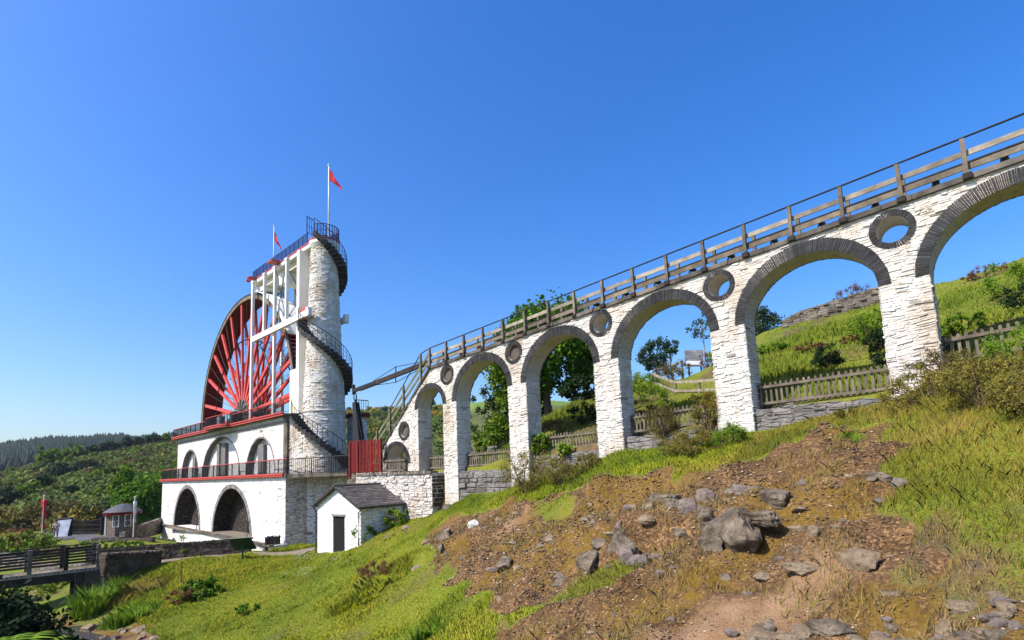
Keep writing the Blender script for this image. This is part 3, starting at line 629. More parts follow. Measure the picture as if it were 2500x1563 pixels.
nt.links.new(c, bs.inputs['Base Color']); bs.inputs['Roughness'].default_value = .95
bump(nt, bs, noise(nt, v, .35, 6, .7), 1., 1.2); M['hill_cover'] = m
tag(arrays('hills', V, Fh, None, 'hill_cover', smooth=True), kind='structure')

# path to the wheel, tarmac by the kiosk, the stream
def drape(name, poly, zf, mat, step, off):
    P = np.array(poly); X = np.arange(P[:, 0].min(), P[:, 0].max() + step, step); Y = np.arange(P[:, 1].min(), P[:, 1].max() + step, step)
    gx, gy = np.meshgrid(X, Y); ok = inside(poly, gx, gy) > -step * .2; Z = zf(gx, gy) + off; i = np.arange(gx.size).reshape(gx.shape)
    q = ok[:-1, :-1] & ok[:-1, 1:] & ok[1:, 1:] & ok[1:, :-1]
    F = np.stack([i[:-1, :-1], i[:-1, 1:], i[1:, 1:], i[1:, :-1]], -1)[q]
    return tag(arrays(name, np.c_[gx.ravel(), gy.ravel(), Z.ravel()], F, np.full(len(F), .5), mat, smooth=True), kind='structure')
M['path'] = simple('path', (.23, .185, .14), (.17, .135, .10), 1.2, .95, .4)
M['tarmac'] = simple('tarmac', (.11, .105, .105), (.085, .08, .082), .8, .9, .2)
drape('path', PATH, front_z, 'path', .4, .05)
drape('road', [(-84, 7.5), (-70, 6.2), (-63.5, 8.6), (-58, 11.4), (-57, 12.6), (-61, 13.4), (-66, 14), (-72, 12.2), (-86, 12)], front_z, 'tarmac', .8, .06)
m, nt, bs, out = new_mat('stream_water'); v = coords(nt)
bs.inputs['Base Color'].default_value = (.035, .03, .022, 1); bs.inputs['Roughness'].default_value = .12; bs.inputs['Specular IOR Level'].default_value = .6
rip = noise(nt, coords(nt, (1, 2.2, 1)), 2.2, 6, .7)
fo = ramp(nt, rip, [(.60, 0.), (.72, .8)]); nt.links.new(mix(nt, fo, (.035, .032, .028), (.45, .47, .5)), bs.inputs['Base Color']); bump(nt, bs, rip, .8, .15); M['stream_water'] = m
xw = np.linspace(-70, -16, 60); mbw = MB(); vs = []
for x in xw:
    zc_ = -6.93 - .004 * (x + 34) ; vs += [(x, -3, zc_), (x, 9.5, zc_)]
mbw.add(vs, [(2 * k, 2 * k + 2, 2 * k + 3, 2 * k + 1) for k in range(len(xw) - 1)]); tag(mbw.build('stream', 'stream_water'), kind='structure')

# pale air between the viewpoint and the far ridge
m = bpy.data.materials.new('air'); m.use_nodes = True; nt = m.node_tree; nt.nodes.clear()
out = node(nt, 'ShaderNodeOutputMaterial'); pv = node(nt, 'ShaderNodeVolumePrincipled', {'Color': (.80, .88, 1., 1), 'Density': .00010, 'Anisotropy': .2}); nt.links.new(pv.outputs[0], out.inputs['Volume']); M['air'] = m
mb = MB(); mb.box(-2000, 2000, -2000, 2000, -40, 160); tag(mb.build('haze', 'air'), kind='stuff')
# ------------------------------------------------------------------ viaduct
VY0, VY1 = 18.0, 18.95
deck = lambda x: 5.70 + .0625 * (x + 23.05)
FRONTF = lambda u, v, d: (u, VY0 - d, v)
wav = lambda u, v: .030 * math.sin(u * 1.3 + v * .9) + .020 * math.sin(u * 3.1 - v * 2.3) + .013 * math.sin(u * 7.3 + v * 5.1)
WAVYF = lambda u, v, d: (u + .6 * wav(v * 1.7, u * .6), VY0 - d, v + wav(u, v))
def arch_curve(xl, xr, zl, zr, rise, n=28, grow=0, grow_top=None):
    xc, hw = (xl + xr) / 2, (xr - xl) / 2; gt = grow if grow_top is None else grow_top; out = []
    for i in range(n + 1):
        a = PI - PI * i / n; u = math.cos(a) * (hw + grow); line = zl + (zr - zl) * ((xc + u) - xl) / (xr - xl)
        out.append((xc + u, line + math.sin(a) * (rise + gt)))
    return out
ARCHES = []
for k in range(2, 8):
    xl = -1.7147 * 18 + 4.9343 * k; ARCHES.append((xl, xl + 3.76, 3.56 + .295 * (k - 2), 3.80 + .297 * (k - 2), 1.66, .31, .39))
A1 = (-24.29, -22.08, 3.46, 3.51, 1.05, .30, .25); A0 = (-27.45, -25.42, .55, .48, 1.03, .36, .24)
ALL = [A0, A1] + ARCHES
root = thing('viaduct', (-12, 18.5, 0), 'long whitewashed stone viaduct of round arches edged in dark slate, climbing the bank', 'viaduct')
base = -2.2
outer = [(-28.0, base)]
for xl, xr, zl, zr, rise, gs, gt in ALL:
    outer += [(xl, base)] + arch_curve(xl, xr, zl, zr, rise) + [(xr, base)]
XE = 8.7
outer += [(XE, base), (XE, deck(XE) - .14), (-23.1, deck(-23.05) - .14), (-27.9, 1.42)]
OCS = [(-21.66, 5.04, 1), (-16.76, 5.36, 1), (-11.84, 5.68, 0), (-6.94, 5.95, 0), (-1.95, 6.25, 0), (2.98, 6.55, 0), (-25.64, 2.33, 1)]
RO, RI = .555, .385
circ = lambda x, z, r, n=28: [(x + r * math.cos(2 * PI * i / n), z + r * math.sin(2 * PI * i / n)) for i in range(n)]
mb = MB()
mb.plate(outer, [circ(x, z, RI) for x, z, b in OCS], FRONTF, 0, -(VY1 - VY0), .6)
mb.build('core', 'white_joint', root)
mb = MB()
face = [(-28.0, base)]
for xl, xr, zl, zr, rise, gs, gt in ALL:
    face += [(xl, base), (xl, zl), (xl - gs, zl)] + arch_curve(xl, xr, zl, zr, rise, grow=gs, grow_top=gt) + [(xr + gs, zr), (xr, zr), (xr, base)]
face += outer[-4:]
rubble(mb, [face] + [circ(x, z, RO) for x, z, b in OCS], WAVYF, prot=(.0, .032), bare=.03, vlim=(-1.2, deck(XE)))
BACKF = lambda u, v, d: (u, VY1 + d, v)
rubble(mb, [face] + [circ(x, z, RI + .16) for x, z, b in OCS], BACKF, course=(.14, .22), length=(.4, .9), prot=(.0, .04), vlim=(-.2, deck(XE)))
mb.build('masonry', 'white_masonry', root)
mb = MB()
for xl, xr, zl, zr, rise, gs, gt in ALL:
    for xj, zj, sg in ((xl, zl, 1), (xr, zr, -1)):
        rubble(mb, [[(VY0 - .02, base), (VY1 + .02, base), (VY1 + .02, zj), (VY0 - .02, zj)]], lambda u, v, d, xj=xj, sg=sg: (xj + sg * d, u, v), prot=(.0, .03), length=(.25, .6), bare=.05, vlim=(-1.2, zj))
mb.build('jamb', 'white_masonry', root)
for xl, xr, zl, zr, rise, gs, gt in ALL:
    mb = MB(); voussoirs(mb, arch_curve(xl, xr, zl, zr, rise, 40), arch_curve(xl, xr, zl, zr, rise, 40, gs, gt), FRONTF, .055, (.024, .036))
    mb.build('arch_ring', 'slate', root); mb = MB(); voussoirs(mb, arch_curve(xl, xr, zl, zr, rise, 40), arch_curve(xl, xr, zl, zr, rise, 40, gs, gt), BACKF, .12, (.05, .085)); mb.build('arch_ring', 'slate', root)
for x, z, blind in OCS:
    mb = MB(); r = 1.0 if z > 3 else .95
    ci = circ(x, z, RI, 44) + [circ(x, z, RI, 44)[0]]; ce = circ(x, z, RO, 44) + [circ(x, z, RO, 44)[0]]
    voussoirs(mb, ci, ce, FRONTF, .06, (.022, .034)); ring = mb.build('oculus_ring', 'slate', root)
    if blind:
        mb = MB(); mb.plate(circ(x, z, RI + .01), [], FRONTF, -.13, -.2, .3); mb.build('oculus_infill', 'brown_stone', root)
# stained coping stones, steps at the lower end
mb = MB(); x = -23.12
while x < XE:
    L = rng.uniform(.7, 1.3); e = min(XE, x + L); p = rng.uniform(.06, .11); g = .006
    za, zb = deck(x), deck(e)
    mb.hexa([(x + g, VY0 - p, za - .15), (e - g, VY0 - p, zb - .15), (e - g, VY1 + p, zb - .15), (x + g, VY1 + p, za - .15), (x + g, VY0 - p, za), (e - g, VY0 - p, zb), (e - g, VY1 + p, zb), (x + g, VY1 + p, za)], rng.random()); x = e
for i in range(7):
    t0, t1 = i / 7, (i + 1) / 7; x0, z0 = -27.95 + 4.83 * t0, 1.50 + 4.14 * t0; x1, z1 = -27.95 + 4.83 * t1, 1.50 + 4.14 * t1; p = rng.uniform(.05, .09)
    mb.hexa([(x0, VY0 - p, z0 - .12), (x1, VY0 - p, z1 - .12), (x1, VY1 + p, z1 - .12), (x0, VY1 + p, z0 - .12), (x0, VY0 - p, z0 + .05), (x1, VY0 - p, z1 + .05), (x1, VY1 + p, z1 + .05), (x0, VY1 + p, z0 + .05)], rng.random())
mb.build('coping', 'coping', root)
mb = MB()
for i in range(21):
    t = i / 21; x = -27.9 + 4.8 * t; z = 1.62 + 4.12 * t; mb.box(x, x + .30, VY0 + .04, VY1 - .04, z, z + .11, rng.random())
mb.build('step', 'timber_dark', root)
# timber railing on the deck
px = [-23.05 + 1.427 * i for i in range(22)]
for i, x in enumerate(px):
    z = deck(x)
    for y, far in ((VY0 - .06, 0), (VY1 - .04, 1)):
        mb = MB(); mb.bar((x + rng.uniform(-.015, .015), y, z - .02), (x + rng.uniform(-.015, .015), y, z + .99), .115, .10, rng.random(), (1, 0, 0))
        ob = mb.build('railing_post', 'timber', root)
        if not far:
            mb = MB(); mb.box(x - .10, x + .10, y - .10, y + .10, z - .13, z + .02, .3); mb.build('post_foot', 'timber_dark', ob)
mb = MB(); mb.tube([(px[0], VY0 - .06, deck(px[0]) + 1.02), (px[-1], VY0 - .06, deck(px[-1]) + 1.02)], .028, 6); mb.build('handrail', 'iron', root)
mb = MB(); mb.tube([(px[0], VY1 - .04, deck(px[0]) + 1.0), (px[-1], VY1 - .04, deck(px[-1]) + 1.0)], .024, 6); mb.build('handrail', 'iron', root)
for h0, h1, y, nm, mt in ((.55, .70, VY0 + .02, 'rail_plank', 'timber_pale'), (.17, .33, VY0 + .02, 'rail_plank', 'timber')):
    mb = MB()
    for i in range(len(px) - 1):
        a, b = px[i], px[i + 1]; j = rng.uniform(-.012, .012)
        mb.hexa([(a + .004, y, deck(a) + h0 + j), (b - .004, y, deck(b) + h0 + j), (b - .004, y + .04, deck(b) + h0 + j), (a + .004, y + .04, deck(a) + h0 + j), (a + .004, y, deck(a) + h1 + j), (b - .004, y, deck(b) + h1 + j), (b - .004, y + .04, deck(b) + h1 + j), (a + .004, y + .04, deck(a) + h1 + j)], rng.random())
    mb.build(nm, mt, root)
# sloping railing beside the steps
sx = [(-28.36, 1.35, 2.56), (-26.95, 2.40, 3.74), (-25.53, 3.72, 4.98), (-23.84, 5.10, 6.51)]
for x, z0, z1 in sx:
    mb = MB(); mb.bar((x, VY0 - .08, z0 - .15), (x, VY0 - .08, z1), .11, .10, .5, (1, 0, 0)); mb.build('stair_post', 'timber_green', root)
mb = MB(); mb.tube([(-29.1, VY0 - .08, 1.95)] + [(x, VY0 - .08, z1 + .02) for x, z0, z1 in sx] + [(-23.05, VY0 - .06, deck(-23.05) + 1.02)], .028, 6); mb.build('stair_handrail', 'iron', root)
mb = MB()
for h in (.35, .78):
    mb.bar((-28.9, VY0 - .01, 1.25 + h - .1), (-23.2, VY0 - .01, 5.62 + h), .045, .13, .6)
    mb.bar((-28.9, VY1 - .05, 1.25 + h - .1), (-23.2, VY1 - .05, 5.62 + h), .045, .11, .4)
mb.build('stair_plank', 'timber_green', root)
# the flat rod that slides along the deck on rollers
rod = thing('pump_rod', (-31.9, 18.5, 5.5), 'long dark timber rod braced with iron ties, reaching from black rocker post to viaduct', 'pump rod')
mb = MB(); mb.bar((-31.2, 18.48, 5.56), (-24.0, 18.48, 6.12), .16, .27, .4); mb.bar((-24.0, 18.48, 6.12), (7.0, 18.48, deck(7.0) + .46), .13, .17, .3); mb.build('beam', 'timber_dark', rod)
mb = MB(); mb.bar((-31.95, 18.48, 5.55), (-29.3, 18.48, 5.72), .19, .22, .3); mb.tube([(-32.05, 18.48, 5.3), (-32.05, 18.48, 5.95)], .11, 8); mb.build('end_clamp', 'iron', rod)
for s in (1, -1):
    mb = MB(); mb.tube([(-29.6, 18.48, 5.72 + .14 * s), (-27.1, 18.48, 5.90 + .48 * s), (-24.3, 18.48, 6.10 + .16 * s)], .022, 5); mb.build('tie_rod', 'iron', rod)
mb = MB(); mb.bar((-27.12, 18.48, 5.40), (-27.08, 18.48, 6.42), .05, .05, .5, (1, 0, 0)); mb.build('strut', 'iron', rod)
for i in range(0, 21):
    x = px[i] + .75; mb = MB(); mb.tube([(x, 18.34, deck(x) + .33), (x, 18.66, deck(x) + .33)], .085, 10); mb.bar((x - .16, 18.36, deck(x)), (x, 18.36, deck(x) + .33), .04, .04); mb.bar((x + .16, 18.36, deck(x)), (x, 18.36, deck(x) + .33), .04, .04); mb.build('roller', 'iron', rod)
roc = thing('rocker_post', (-31.3, 18.5, 0), 'black tapering rocker post standing behind the red picket fence', 'rocker')
mb = MB(); mb.hexa([(-31.55, 18.25, -.4), (-30.55, 18.25, -.4), (-30.55, 18.75, -.4), (-31.55, 18.75, -.4), (-32.02, 18.35, 4.75), (-31.62, 18.35, 4.72), (-31.62, 18.65, 4.72), (-32.02, 18.65, 4.75)]); mb.build('post', 'iron', roc)
mb = MB(); mb.tube([(-31.9 + .16 * math.cos(a), 18.5, 5.12 + .28 * math.sin(a)) for a in np.linspace(0, 2 * PI, 15)], .045, 6); mb.tube([(-31.85, 18.5, 4.6), (-31.88, 18.5, 4.9)], .06, 6); mb.build('link', 'iron', roc)
mb = MB(); mb.tube([(-31.55, 18.4, 4.2), (-30.25, 18.4, .3)], .03, 5); mb.build('stay', 'iron', roc)

# ------------------------------------------------------------------ picket fences between the piers
def picket_fence(x0, x1, z0, z1, y, label, h=.86, mat='timber_fence', sp=.165, wd=.072, group='picket fences under the viaduct'):
    t = thing('picket_fence', ((x0 + x1) / 2, y, min(z0, z1)), label, 'fence', group); zz = lambda x: z0 + (z1 - z0) * (x - x0) / (x1 - x0)
    mb = MB(); x = x0 + .08; i = 0
    while x < x1 - .04:
        if True:
            tl = rng.uniform(-.02, .02); z = zz(x); q = rng.uniform(-.025, .015)
            p = [(x - wd / 2, z + .03), (x + wd / 2, z + .03), (x + wd / 2 + tl, z + h - .05 + q), (x + tl + wd * .28, z + h + q), (x + tl - wd * .28, z + h + q), (x - wd / 2 + tl, z + h - .05 + q)]
            mb.plate(p, [], lambda u, v, d: (u, y - d, v), .0, -.024, rng.random())
        x += sp * rng.uniform(.93, 1.07); i += 1
    mb.build('picket_panel', mat, t)
    for f in (.13, .68):
        mb = MB(); mb.bar((x0, y - .035, zz(x0) + f), (x1, y - .035, zz(x1) + f), .055, .085, .6); mb.build('rail', mat, t)
    for x in (x0 + .03, x1 - .05):
        mb = MB(); mb.box(x - .05, x + .05, y + .03, y + .13, zz(x) - .3, zz(x) + h - .06, .3); mb.build('fence_post', mat, t)
    return t
picket_fence(-27.3, -25.35, -.02, -.03, 17.82, 'weathered picket fence before the lowest small arch, next to the red fence', .82)
picket_fence(-24.15, -22.15, .02, 0, 18.62, 'shortest grey picket fence, in the narrow second arch from the stair end', .84)
picket_fence(-20.98, -17.25, .04, .10, 18.62, 'grey picket fence above the mottled grey wall, in front of the dark retaining wall', .84)
picket_fence(-16.05, -12.32, .56, .64, 18.62, 'grey picket fence partly hidden by a leafy green climber', .84)
picket_fence(-11.1, -7.4, 1.07, 1.22, 18.62, 'grey picket fence half covered by two brown gorse bushes', .84)
picket_fence(-6.18, -2.45, 1.63, 1.70, 18.62, 'complete grey picket fence over a low grey wall, under the widest fully visible arch', .84)
picket_fence(-1.3, 2.5, 2.27, 2.42, 18.62, 'grey picket fence nearest the frame edge, standing in dark shade behind gorse', .84, mat='timber_fence')
t = thing('red_fence', (-29.4, 17.7, 0), 'tall bright red picket fence at the foot of the viaduct steps', 'fence')
mb = MB(); x = -31.2
while x < -27.6:
    hh = 2.12 - .04 * (x + 31.2) if x < -28.75 or x > -28.45 else 2.0
    mb.box(x, x + .085, 17.68, 17.71, .06, hh + rng.uniform(-.03, .03), rng.random()); x += .165 * (1 if x < -28.8 else 1.05)
mb.build('picket_panel', 'red_fence', t)
for f in (.45, 1.1, 1.72):
    mb = MB(); mb.bar((-31.2, 17.74, f), (-27.55, 17.74, f - .06), .06, .11, .3); mb.build('rail', 'red_fence', t)
for x in (-31.15, -30.2, -28.6, -27.6):
    mb = MB(); mb.box(x - .06, x + .06, 17.62, 17.74, -.3, 2.0, .6); mb.build('fence_post', 'red_fence', t)

# ------------------------------------------------------------------ low walls under the fences and the retaining wall
def low_wall(name, x0, x1, ztop0, ztop1, zbot, y, label, mat, depth=.5, prot=(.0, .08), course=(.10, .22), length=(.2, .6), group=None, coreA='grey_wall'):
    t = thing(name, ((x0 + x1) / 2, y, zbot), label, 'wall', group); f = lambda u, v, d: (u, y - d, v)
    top = [(x1 + (x0 - x1) * i / 10, ztop1 + (ztop0 - ztop1) * i / 10 + rng.uniform(-.05, .05)) for i in range(11)]
    o = [(x0, zbot), (x1, zbot)] + top
    mb = MB(); mb.plate(o, [], f, 0, -depth, .4); mb.build('core', coreA, t)
    mb = MB(); rubble(mb, [o], f, course, length, prot, .02, .2); mb.build('facing', mat, t)
    return t
low_wall('low_wall', -21.0, -17.2, -.12, -.03, -2.4, 18.12, 'mottled grey stone wall with white traces, beside the dark retaining wall corner', 'grey_wall', prot=(.02, .13), length=(.3, .9), course=(.16, .34))
low_wall('low_wall', -16.1, -12.2, .42, .58, -1.6, 18.2, 'low grey stone wall mostly hidden behind gorse, under the climber fence', 'grey_wall')
low_wall('low_wall', -11.2, -7.3, 1.0, 1.08, -.9, 18.16, 'smooth pale grey low wall beneath the gorse covered fence', 'grey_wall', prot=(.0, .03), length=(.4, 1.), course=(.14, .3))
low_wall('low_wall', -6.3, -2.35, 1.58, 1.55, -.3, 18.12, 'low grey rubble wall with a square drain hole, beneath the complete picket fence', 'grey_wall', prot=(.0, .05))
low_wall('low_wall', -1.3, 2.6, 2.15, 2.3, .6, 18.2, 'low grey wall behind the gorse at the edge of the picture', 'grey_wall')
t = thing('retaining_wall', (-26.3, 17.6, -2.5), 'whitewashed rubble retaining wall with a dark return face, behind the small house', 'wall')
o = [(-30.25, -4.2), (-22.6, -4.2), (-22.6, -.12), (-24.4, -.05), (-27, .02), (-30.25, .02)]; f = lambda u, v, d: (u, 17.6 - d, v)
mb = MB(); mb.plate(o, [], f, 0, -2.1, .6); mb.build('core', 'white_joint', t)
mb = MB(); rubble(mb, [o], f, (.13, .26), (.22, .7), (.0, .06), .02); mb.build('facing', 'white_worn', t)
o2 = [(17.56, -4.2), (19.7, -4.2), (19.7, -.3), (18.4, -.2), (17.56, -.25)]; f2 = lambda u, v, d: (-22.6 + d, u, v)
mb = MB(); rubble(mb, [o2], f2, (.13, .26), (.22, .7), (.0, .07), .02); mb.build('return_face', 'drystone', t)  # dark stone colour stands in for the shadow on this side of the block
mb = MB(); x = -30.2
while x < -22.7:
    L = rng.uniform(.12, .3); mb.box(x, x + L - .015, 17.5 + rng.uniform(-.03, .05), 18.0, -.14, .0 + rng.uniform(-.03, .05), rng.random()); x += L
mb.build('coping', 'drystone_light', t)
t = thing('terrace_end', (-31.2, 18.2, -.6), 'stub of bare brown stone wall between the wheel house and the red fence', 'wall')
mb = MB(); mb.box(-32.2, -30.3, 18.1, 19.4, -4.5, -.05, .4); mb.build('core', 'drystone_light', t)
mb = MB(); rubble(mb, [[(-32.2, -1.4), (-30.3, -1.4), (-30.3, 0), (-32.2, 0)]], lambda u, v, d: (u, 18.1 - d, v), (.14, .22), (.2, .6), (.0, .08)); mb.build('facing', 'drystone_light', t)
t = thing('dark_retaining_wall', (-19, 23.6, 0), 'dark grey stone retaining wall below the sycamore, seen through the third arch', 'wall')
o = [(-24.2, -.6), (-17.0, -.6), (-17.0, 2.75), (-19.0, 2.25), (-22.0, 1.55), (-24.2, 1.3)]; f = lambda u, v, d: (u, 23.2 - d, v)
mb = MB(); mb.plate(o, [], f, 0, -.6, .5); mb.build('core', 'drystone', t); mb = MB(); rubble(mb, [o], f, (.12, .22), (.2, .6), (.0, .05)); mb.build('facing', 'slate_grey', t)
# ------------------------------------------------------------------ wheel house
wh = thing('wheel_house', (-54, 18, -5), 'two storey whitewashed wheel house with dark arches and red edged decks', 'wheel house')
FL = lambda u, v, d: (u, 16.6 - d, v); FU = lambda u, v, d: (u, 17.1 - d, v)
def half(xl, xr, zb, za, n=26, p=2.0, floor=None):
    xc, hw = (xl + xr) / 2, (xr - xl) / 2; out = [(xl, floor)] if floor is not None else []
    out += [(xc - hw * math.cos(PI * i / n), zb + (za - zb) * max(0., math.sin(PI * i / n)) ** (2 / p)) for i in range(n + 1)]
    return out + ([(xr, floor)] if floor is not None else [])
LOW = [(-64.9, -56.9, -4.62, -.78), (-53.0, -44.5, -4.68, -.80)]
XL, XR, XLU, XRU = -70.0, -38.15, -66.5, -39.0
outer = [(XL, -7.2), (XR, -7.2), (XR, -.02), (XL, -.02)]
mb = MB(); mb.plate(outer, [half(a, b, c, d) for a, b, c, d in LOW], FL, 0, -1.3, .6); mb.build('lower_wall', 'white_wall', wh)
for a, b, c, d in LOW:
    mb = MB(); voussoirs(mb, half(a, b, c, d, 40), half(a - .36, b + .36, c, d + .34, 40), FL, .22, (.02, .05)); mb.build('arch_ring', 'slate_grey', wh)
    mb = MB(); mb.plate(half(a - .3, b + .3, c - .3, d + .4), [], FL, -1.32, -1.42, .3)
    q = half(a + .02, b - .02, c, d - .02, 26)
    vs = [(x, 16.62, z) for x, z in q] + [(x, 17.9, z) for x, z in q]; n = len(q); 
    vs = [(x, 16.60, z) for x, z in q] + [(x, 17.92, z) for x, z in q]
    mb.add(vs, [(i, i + 1, n + i + 1, n + i) for i in range(n - 1)], .4); mb.build('vault', 'vault_shade', wh)
    mb = MB(); mb.tube([(b - 1.2, 17.0, -4.5), (b - .9, 16.7, -4.0), (b - .2, 16.45, -3.3), (b - .1, 16.4, -4.6)], .035, 5); mb.build('pipe', 'lead_roof', wh)
mb = MB(); pl = [(-70.05, 16.62), (-37.7, 15.45), (-37.7, 16.62)]
mb.plate([(x, y) for x, y in pl], [], lambda u, v, d: (u, v, d), -7.2, -4.66, .6); mb.build('plinth', 'white_wall', wh)
mb = MB(); mb.bar((-70.1, 16.6, -4.66), (-37.65, 15.43, -4.66), .34, .10, .5)
for i in range(60):
    t = i / 60; mb.box(-70 + 32.3 * t, -69.5 + 32.3 * t, 16.45 - 1.17 * t, 16.8 - 1.17 * t, -4.64, -4.59 + rng.uniform(-.02, .02), rng.random())
mb.build('plinth_coping', 'brown_stone', wh)
mb = MB(); mb.box(-65, -44.4, 15.95, 17.9, -4.8, -4.64, .5); mb.build('arch_floor', 'path', wh)
# side of the lower storey and its pilaster
side = lambda u, v, d: (XR + d, u, v)
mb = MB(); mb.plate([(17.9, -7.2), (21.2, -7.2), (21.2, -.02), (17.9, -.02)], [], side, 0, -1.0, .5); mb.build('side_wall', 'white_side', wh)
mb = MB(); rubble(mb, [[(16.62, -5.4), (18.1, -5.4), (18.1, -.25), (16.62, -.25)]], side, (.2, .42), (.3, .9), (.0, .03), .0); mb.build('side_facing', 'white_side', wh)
ang = lambda u, v, d: (-38.1 + 3.9 * u / 6.26 + .78 * d, 18.12 + 4.9 * u / 6.26 - .62 * d, v)
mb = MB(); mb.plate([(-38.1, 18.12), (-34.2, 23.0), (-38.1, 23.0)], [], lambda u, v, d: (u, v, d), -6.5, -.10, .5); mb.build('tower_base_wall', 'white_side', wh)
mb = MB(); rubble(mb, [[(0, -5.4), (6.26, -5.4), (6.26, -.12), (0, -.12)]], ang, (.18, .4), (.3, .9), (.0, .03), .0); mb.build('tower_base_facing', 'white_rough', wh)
mb = MB(); mb.box(-36.6, -31.0, 19.3, 20.6, -5.5, -.11, .5); mb.build('terrace_wall', 'white_side', wh)
mb = MB(); rubble(mb, [[(-36.6, -5), (-30.5, -5), (-30.5, -.12), (-36.6, -.12)]], lambda u, v, d: (u, 19.3 - d, v), (.16, .34), (.25, .8), (.0, .04), .0); mb.build('terrace_facing', 'white_rough', wh)
mb = MB(); pl = [(-39.0, 17.2), (-37.35, 17.42), (-37.0, 19.0), (-39.0, 19.0)]; mb.plate(pl, [], lambda u, v, d: (u, v, d), .1, 4.45, .6); mb.build('stair_wall', 'white_joint', wh)
sk = lambda u, v, d: (-39.0 + u * .991, 17.2 + u * .132 - d, v)
mb = MB(); rubble(mb, [[(0, .16), (1.7, .16), (1.7, 3.2), (.1, 4.4), (0, 4.4)]], sk, prot=(.0, .05)); mb.build('stair_facing', 'white_masonry', wh)
mb = MB(); mb.box(XL, XR, 20.3, 21.2, -7.2, -.02, .5); mb.build('rear_wall', 'white_wall', wh)
mb = MB(); mb.box(XL, XL + .9, 17.9, 20.3, -7.2, -.02, .5); mb.build('end_wall', 'white_wall', wh)
# lower deck: stone slab, red edge, railing
mb = MB(); mb.box(XL - .15, XR + .45, 16.42, 17.9, -.02, .16, .5); mb.plate([(XR - .6, 17.9), (XR + .45, 17.9), (XR + .45, 16.5), (-35.2, 17.0), (-31.9, 17.9), (-31.9, 21.3), (XR - .6, 21.3)], [], lambda u, v, d: (u, v, d), -.10, .15, .4); mb.box(XL - .15, XL + .6, 17.9, 21.3, -.02, .16, .4); mb.build('deck_slab', 'coping', wh)
mb = MB(); mb.box(XL - .2, XR + .1, 16.30, 16.42, .12, .24, .6); mb.box(XL - .2, XR + .1, 16.34, 16.42, .0, .10, .5); mb.build('deck_edge', 'red_rail', wh)
def railing(path, h, top_mat, parent, step=.16, tr=.035, br=.013, name='railing', mid=None, bal='iron'):
    """bars between a bottom and a top rail along a 3-D path"""
    mb = MB(); pts = [Vector(p) for p in path]
    for a, b in zip(pts, pts[1:]):
        n = max(1, int(round((b - a).length / step)))
        for i in range(n + (b is pts[-1])):
            p = a.lerp(b, i / n); r = br * (2.0 if i % 9 == 0 else 1); mb.box(p.x - r, p.x + r, p.y - r, p.y + r, p.z, p.z + h, rng.random())
    mb.tube([p + Vector((0, 0, .07)) for p in pts], .018, 5)
    if mid: mb.tube([p + Vector((0, 0, mid)) for p in pts], .018, 5)
    ob = mb.build(name, bal, parent); mb = MB(); mb.tube([p + Vector((0, 0, h)) for p in pts], tr, 6); mb.build('top_rail', top_mat, ob); return ob
railing([(XL + .2, 16.5, .18), (XR + .32, 16.5, .18)], 1.07, 'red_rail', wh, .17)
railing([(XR + .34, 16.56, .16), (-35.2, 17.07, .15), (-31.3, 17.9, .15)], 1.05, 'iron', wh, .22)
# upper storey
UP = [(-64.9, -59.3, .05, 3.12), (-58.15, -48.3, .05, 3.84), (-46.95, -41.15, .05, 3.18)]
mb = MB(); mb.plate([(XLU, .1), (XRU, .1), (XRU, 4.5), (XLU, 4.5)], [half(a + .05, b - .05, .12, d - .05, 26, 2.2) for a, b, c, d in UP], FU, 0, -.45, .6); mb.build('upper_wall', 'white_wall', wh)
mb = MB(); mb.box(XLU, XRU, 17.56, 17.9, .1, 4.5, .65); mb.build('niche_back', 'white_wall', wh)
for a, b, c, d in UP:
    mb = MB(); voussoirs(mb, half(a + .07, b - .07, c, d - .07, 40, 2.2), half(a - .06, b + .06, c, d + .08, 40, 2.2), FU, .3, (.01, .03))
    q = half(a + .06, b - .06, .12, d - .06, 26, 2.2); n = len(q)
    mb.add([(x, 17.07, z) for x, z in q] + [(x, 17.555, z) for x, z in q], [(i, i + 1, n + i + 1, n + i) for i in range(n - 1)], .3); mb.build('arch_ring', 'slate_grey', wh)
for xs_, z in (((-61.9, -61.1), 2.5), ((-54.7, -54.05), 3.25), ((-53.6, -52.5), 3.2), ((-45.0, -43.9), 2.6)):
    mb = MB(); mb.plate([(xs_[0], .12), (xs_[1], .12), (xs_[1], z), ((xs_[0] + xs_[1]) / 2, z + .12), (xs_[0], z)], [], lambda u, v, d: (u, 17.5 - d, v), .22, -.1, .2); mb.build('niche_pillar', 'slate_grey', wh)
mb = MB(); mb.box(XRU - .62, XRU + .03, 17.03, 17.75, .14, 4.5, .4); mb.build('corner_pilaster', 'coping', wh)
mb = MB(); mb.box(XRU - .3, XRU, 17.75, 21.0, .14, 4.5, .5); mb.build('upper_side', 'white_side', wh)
mb = MB(); mb.box(XLU - .06, XRU - .1, 16.98, 17.1, 4.02, 4.18, .5); mb.build('string_course', 'slate_grey', wh)
mb = MB(); mb.box(XLU, XRU, 20.35, 21.0, .1, 4.5, .5); mb.box(XLU, XLU + .5, 17.9, 20.35, .1, 4.5, .5); mb.build('rear_upper_wall', 'white_wall', wh)
mb = MB(); mb.box(-37.4, -36.2, 21.0, 22.0, -1, 4.3, .5); mb.build('rear_pier', 'white_rough', wh)
mb = MB(); mb.box(-37.8, -35.9, 20.8, 22.1, 4.3, 4.55, .5); mb.build('pier_cap', 'dark_red', wh)
railing([(-36.0, 21.0, 4.55), (-36.0, 22.0, 4.55)], 1., 'iron', wh, .2)
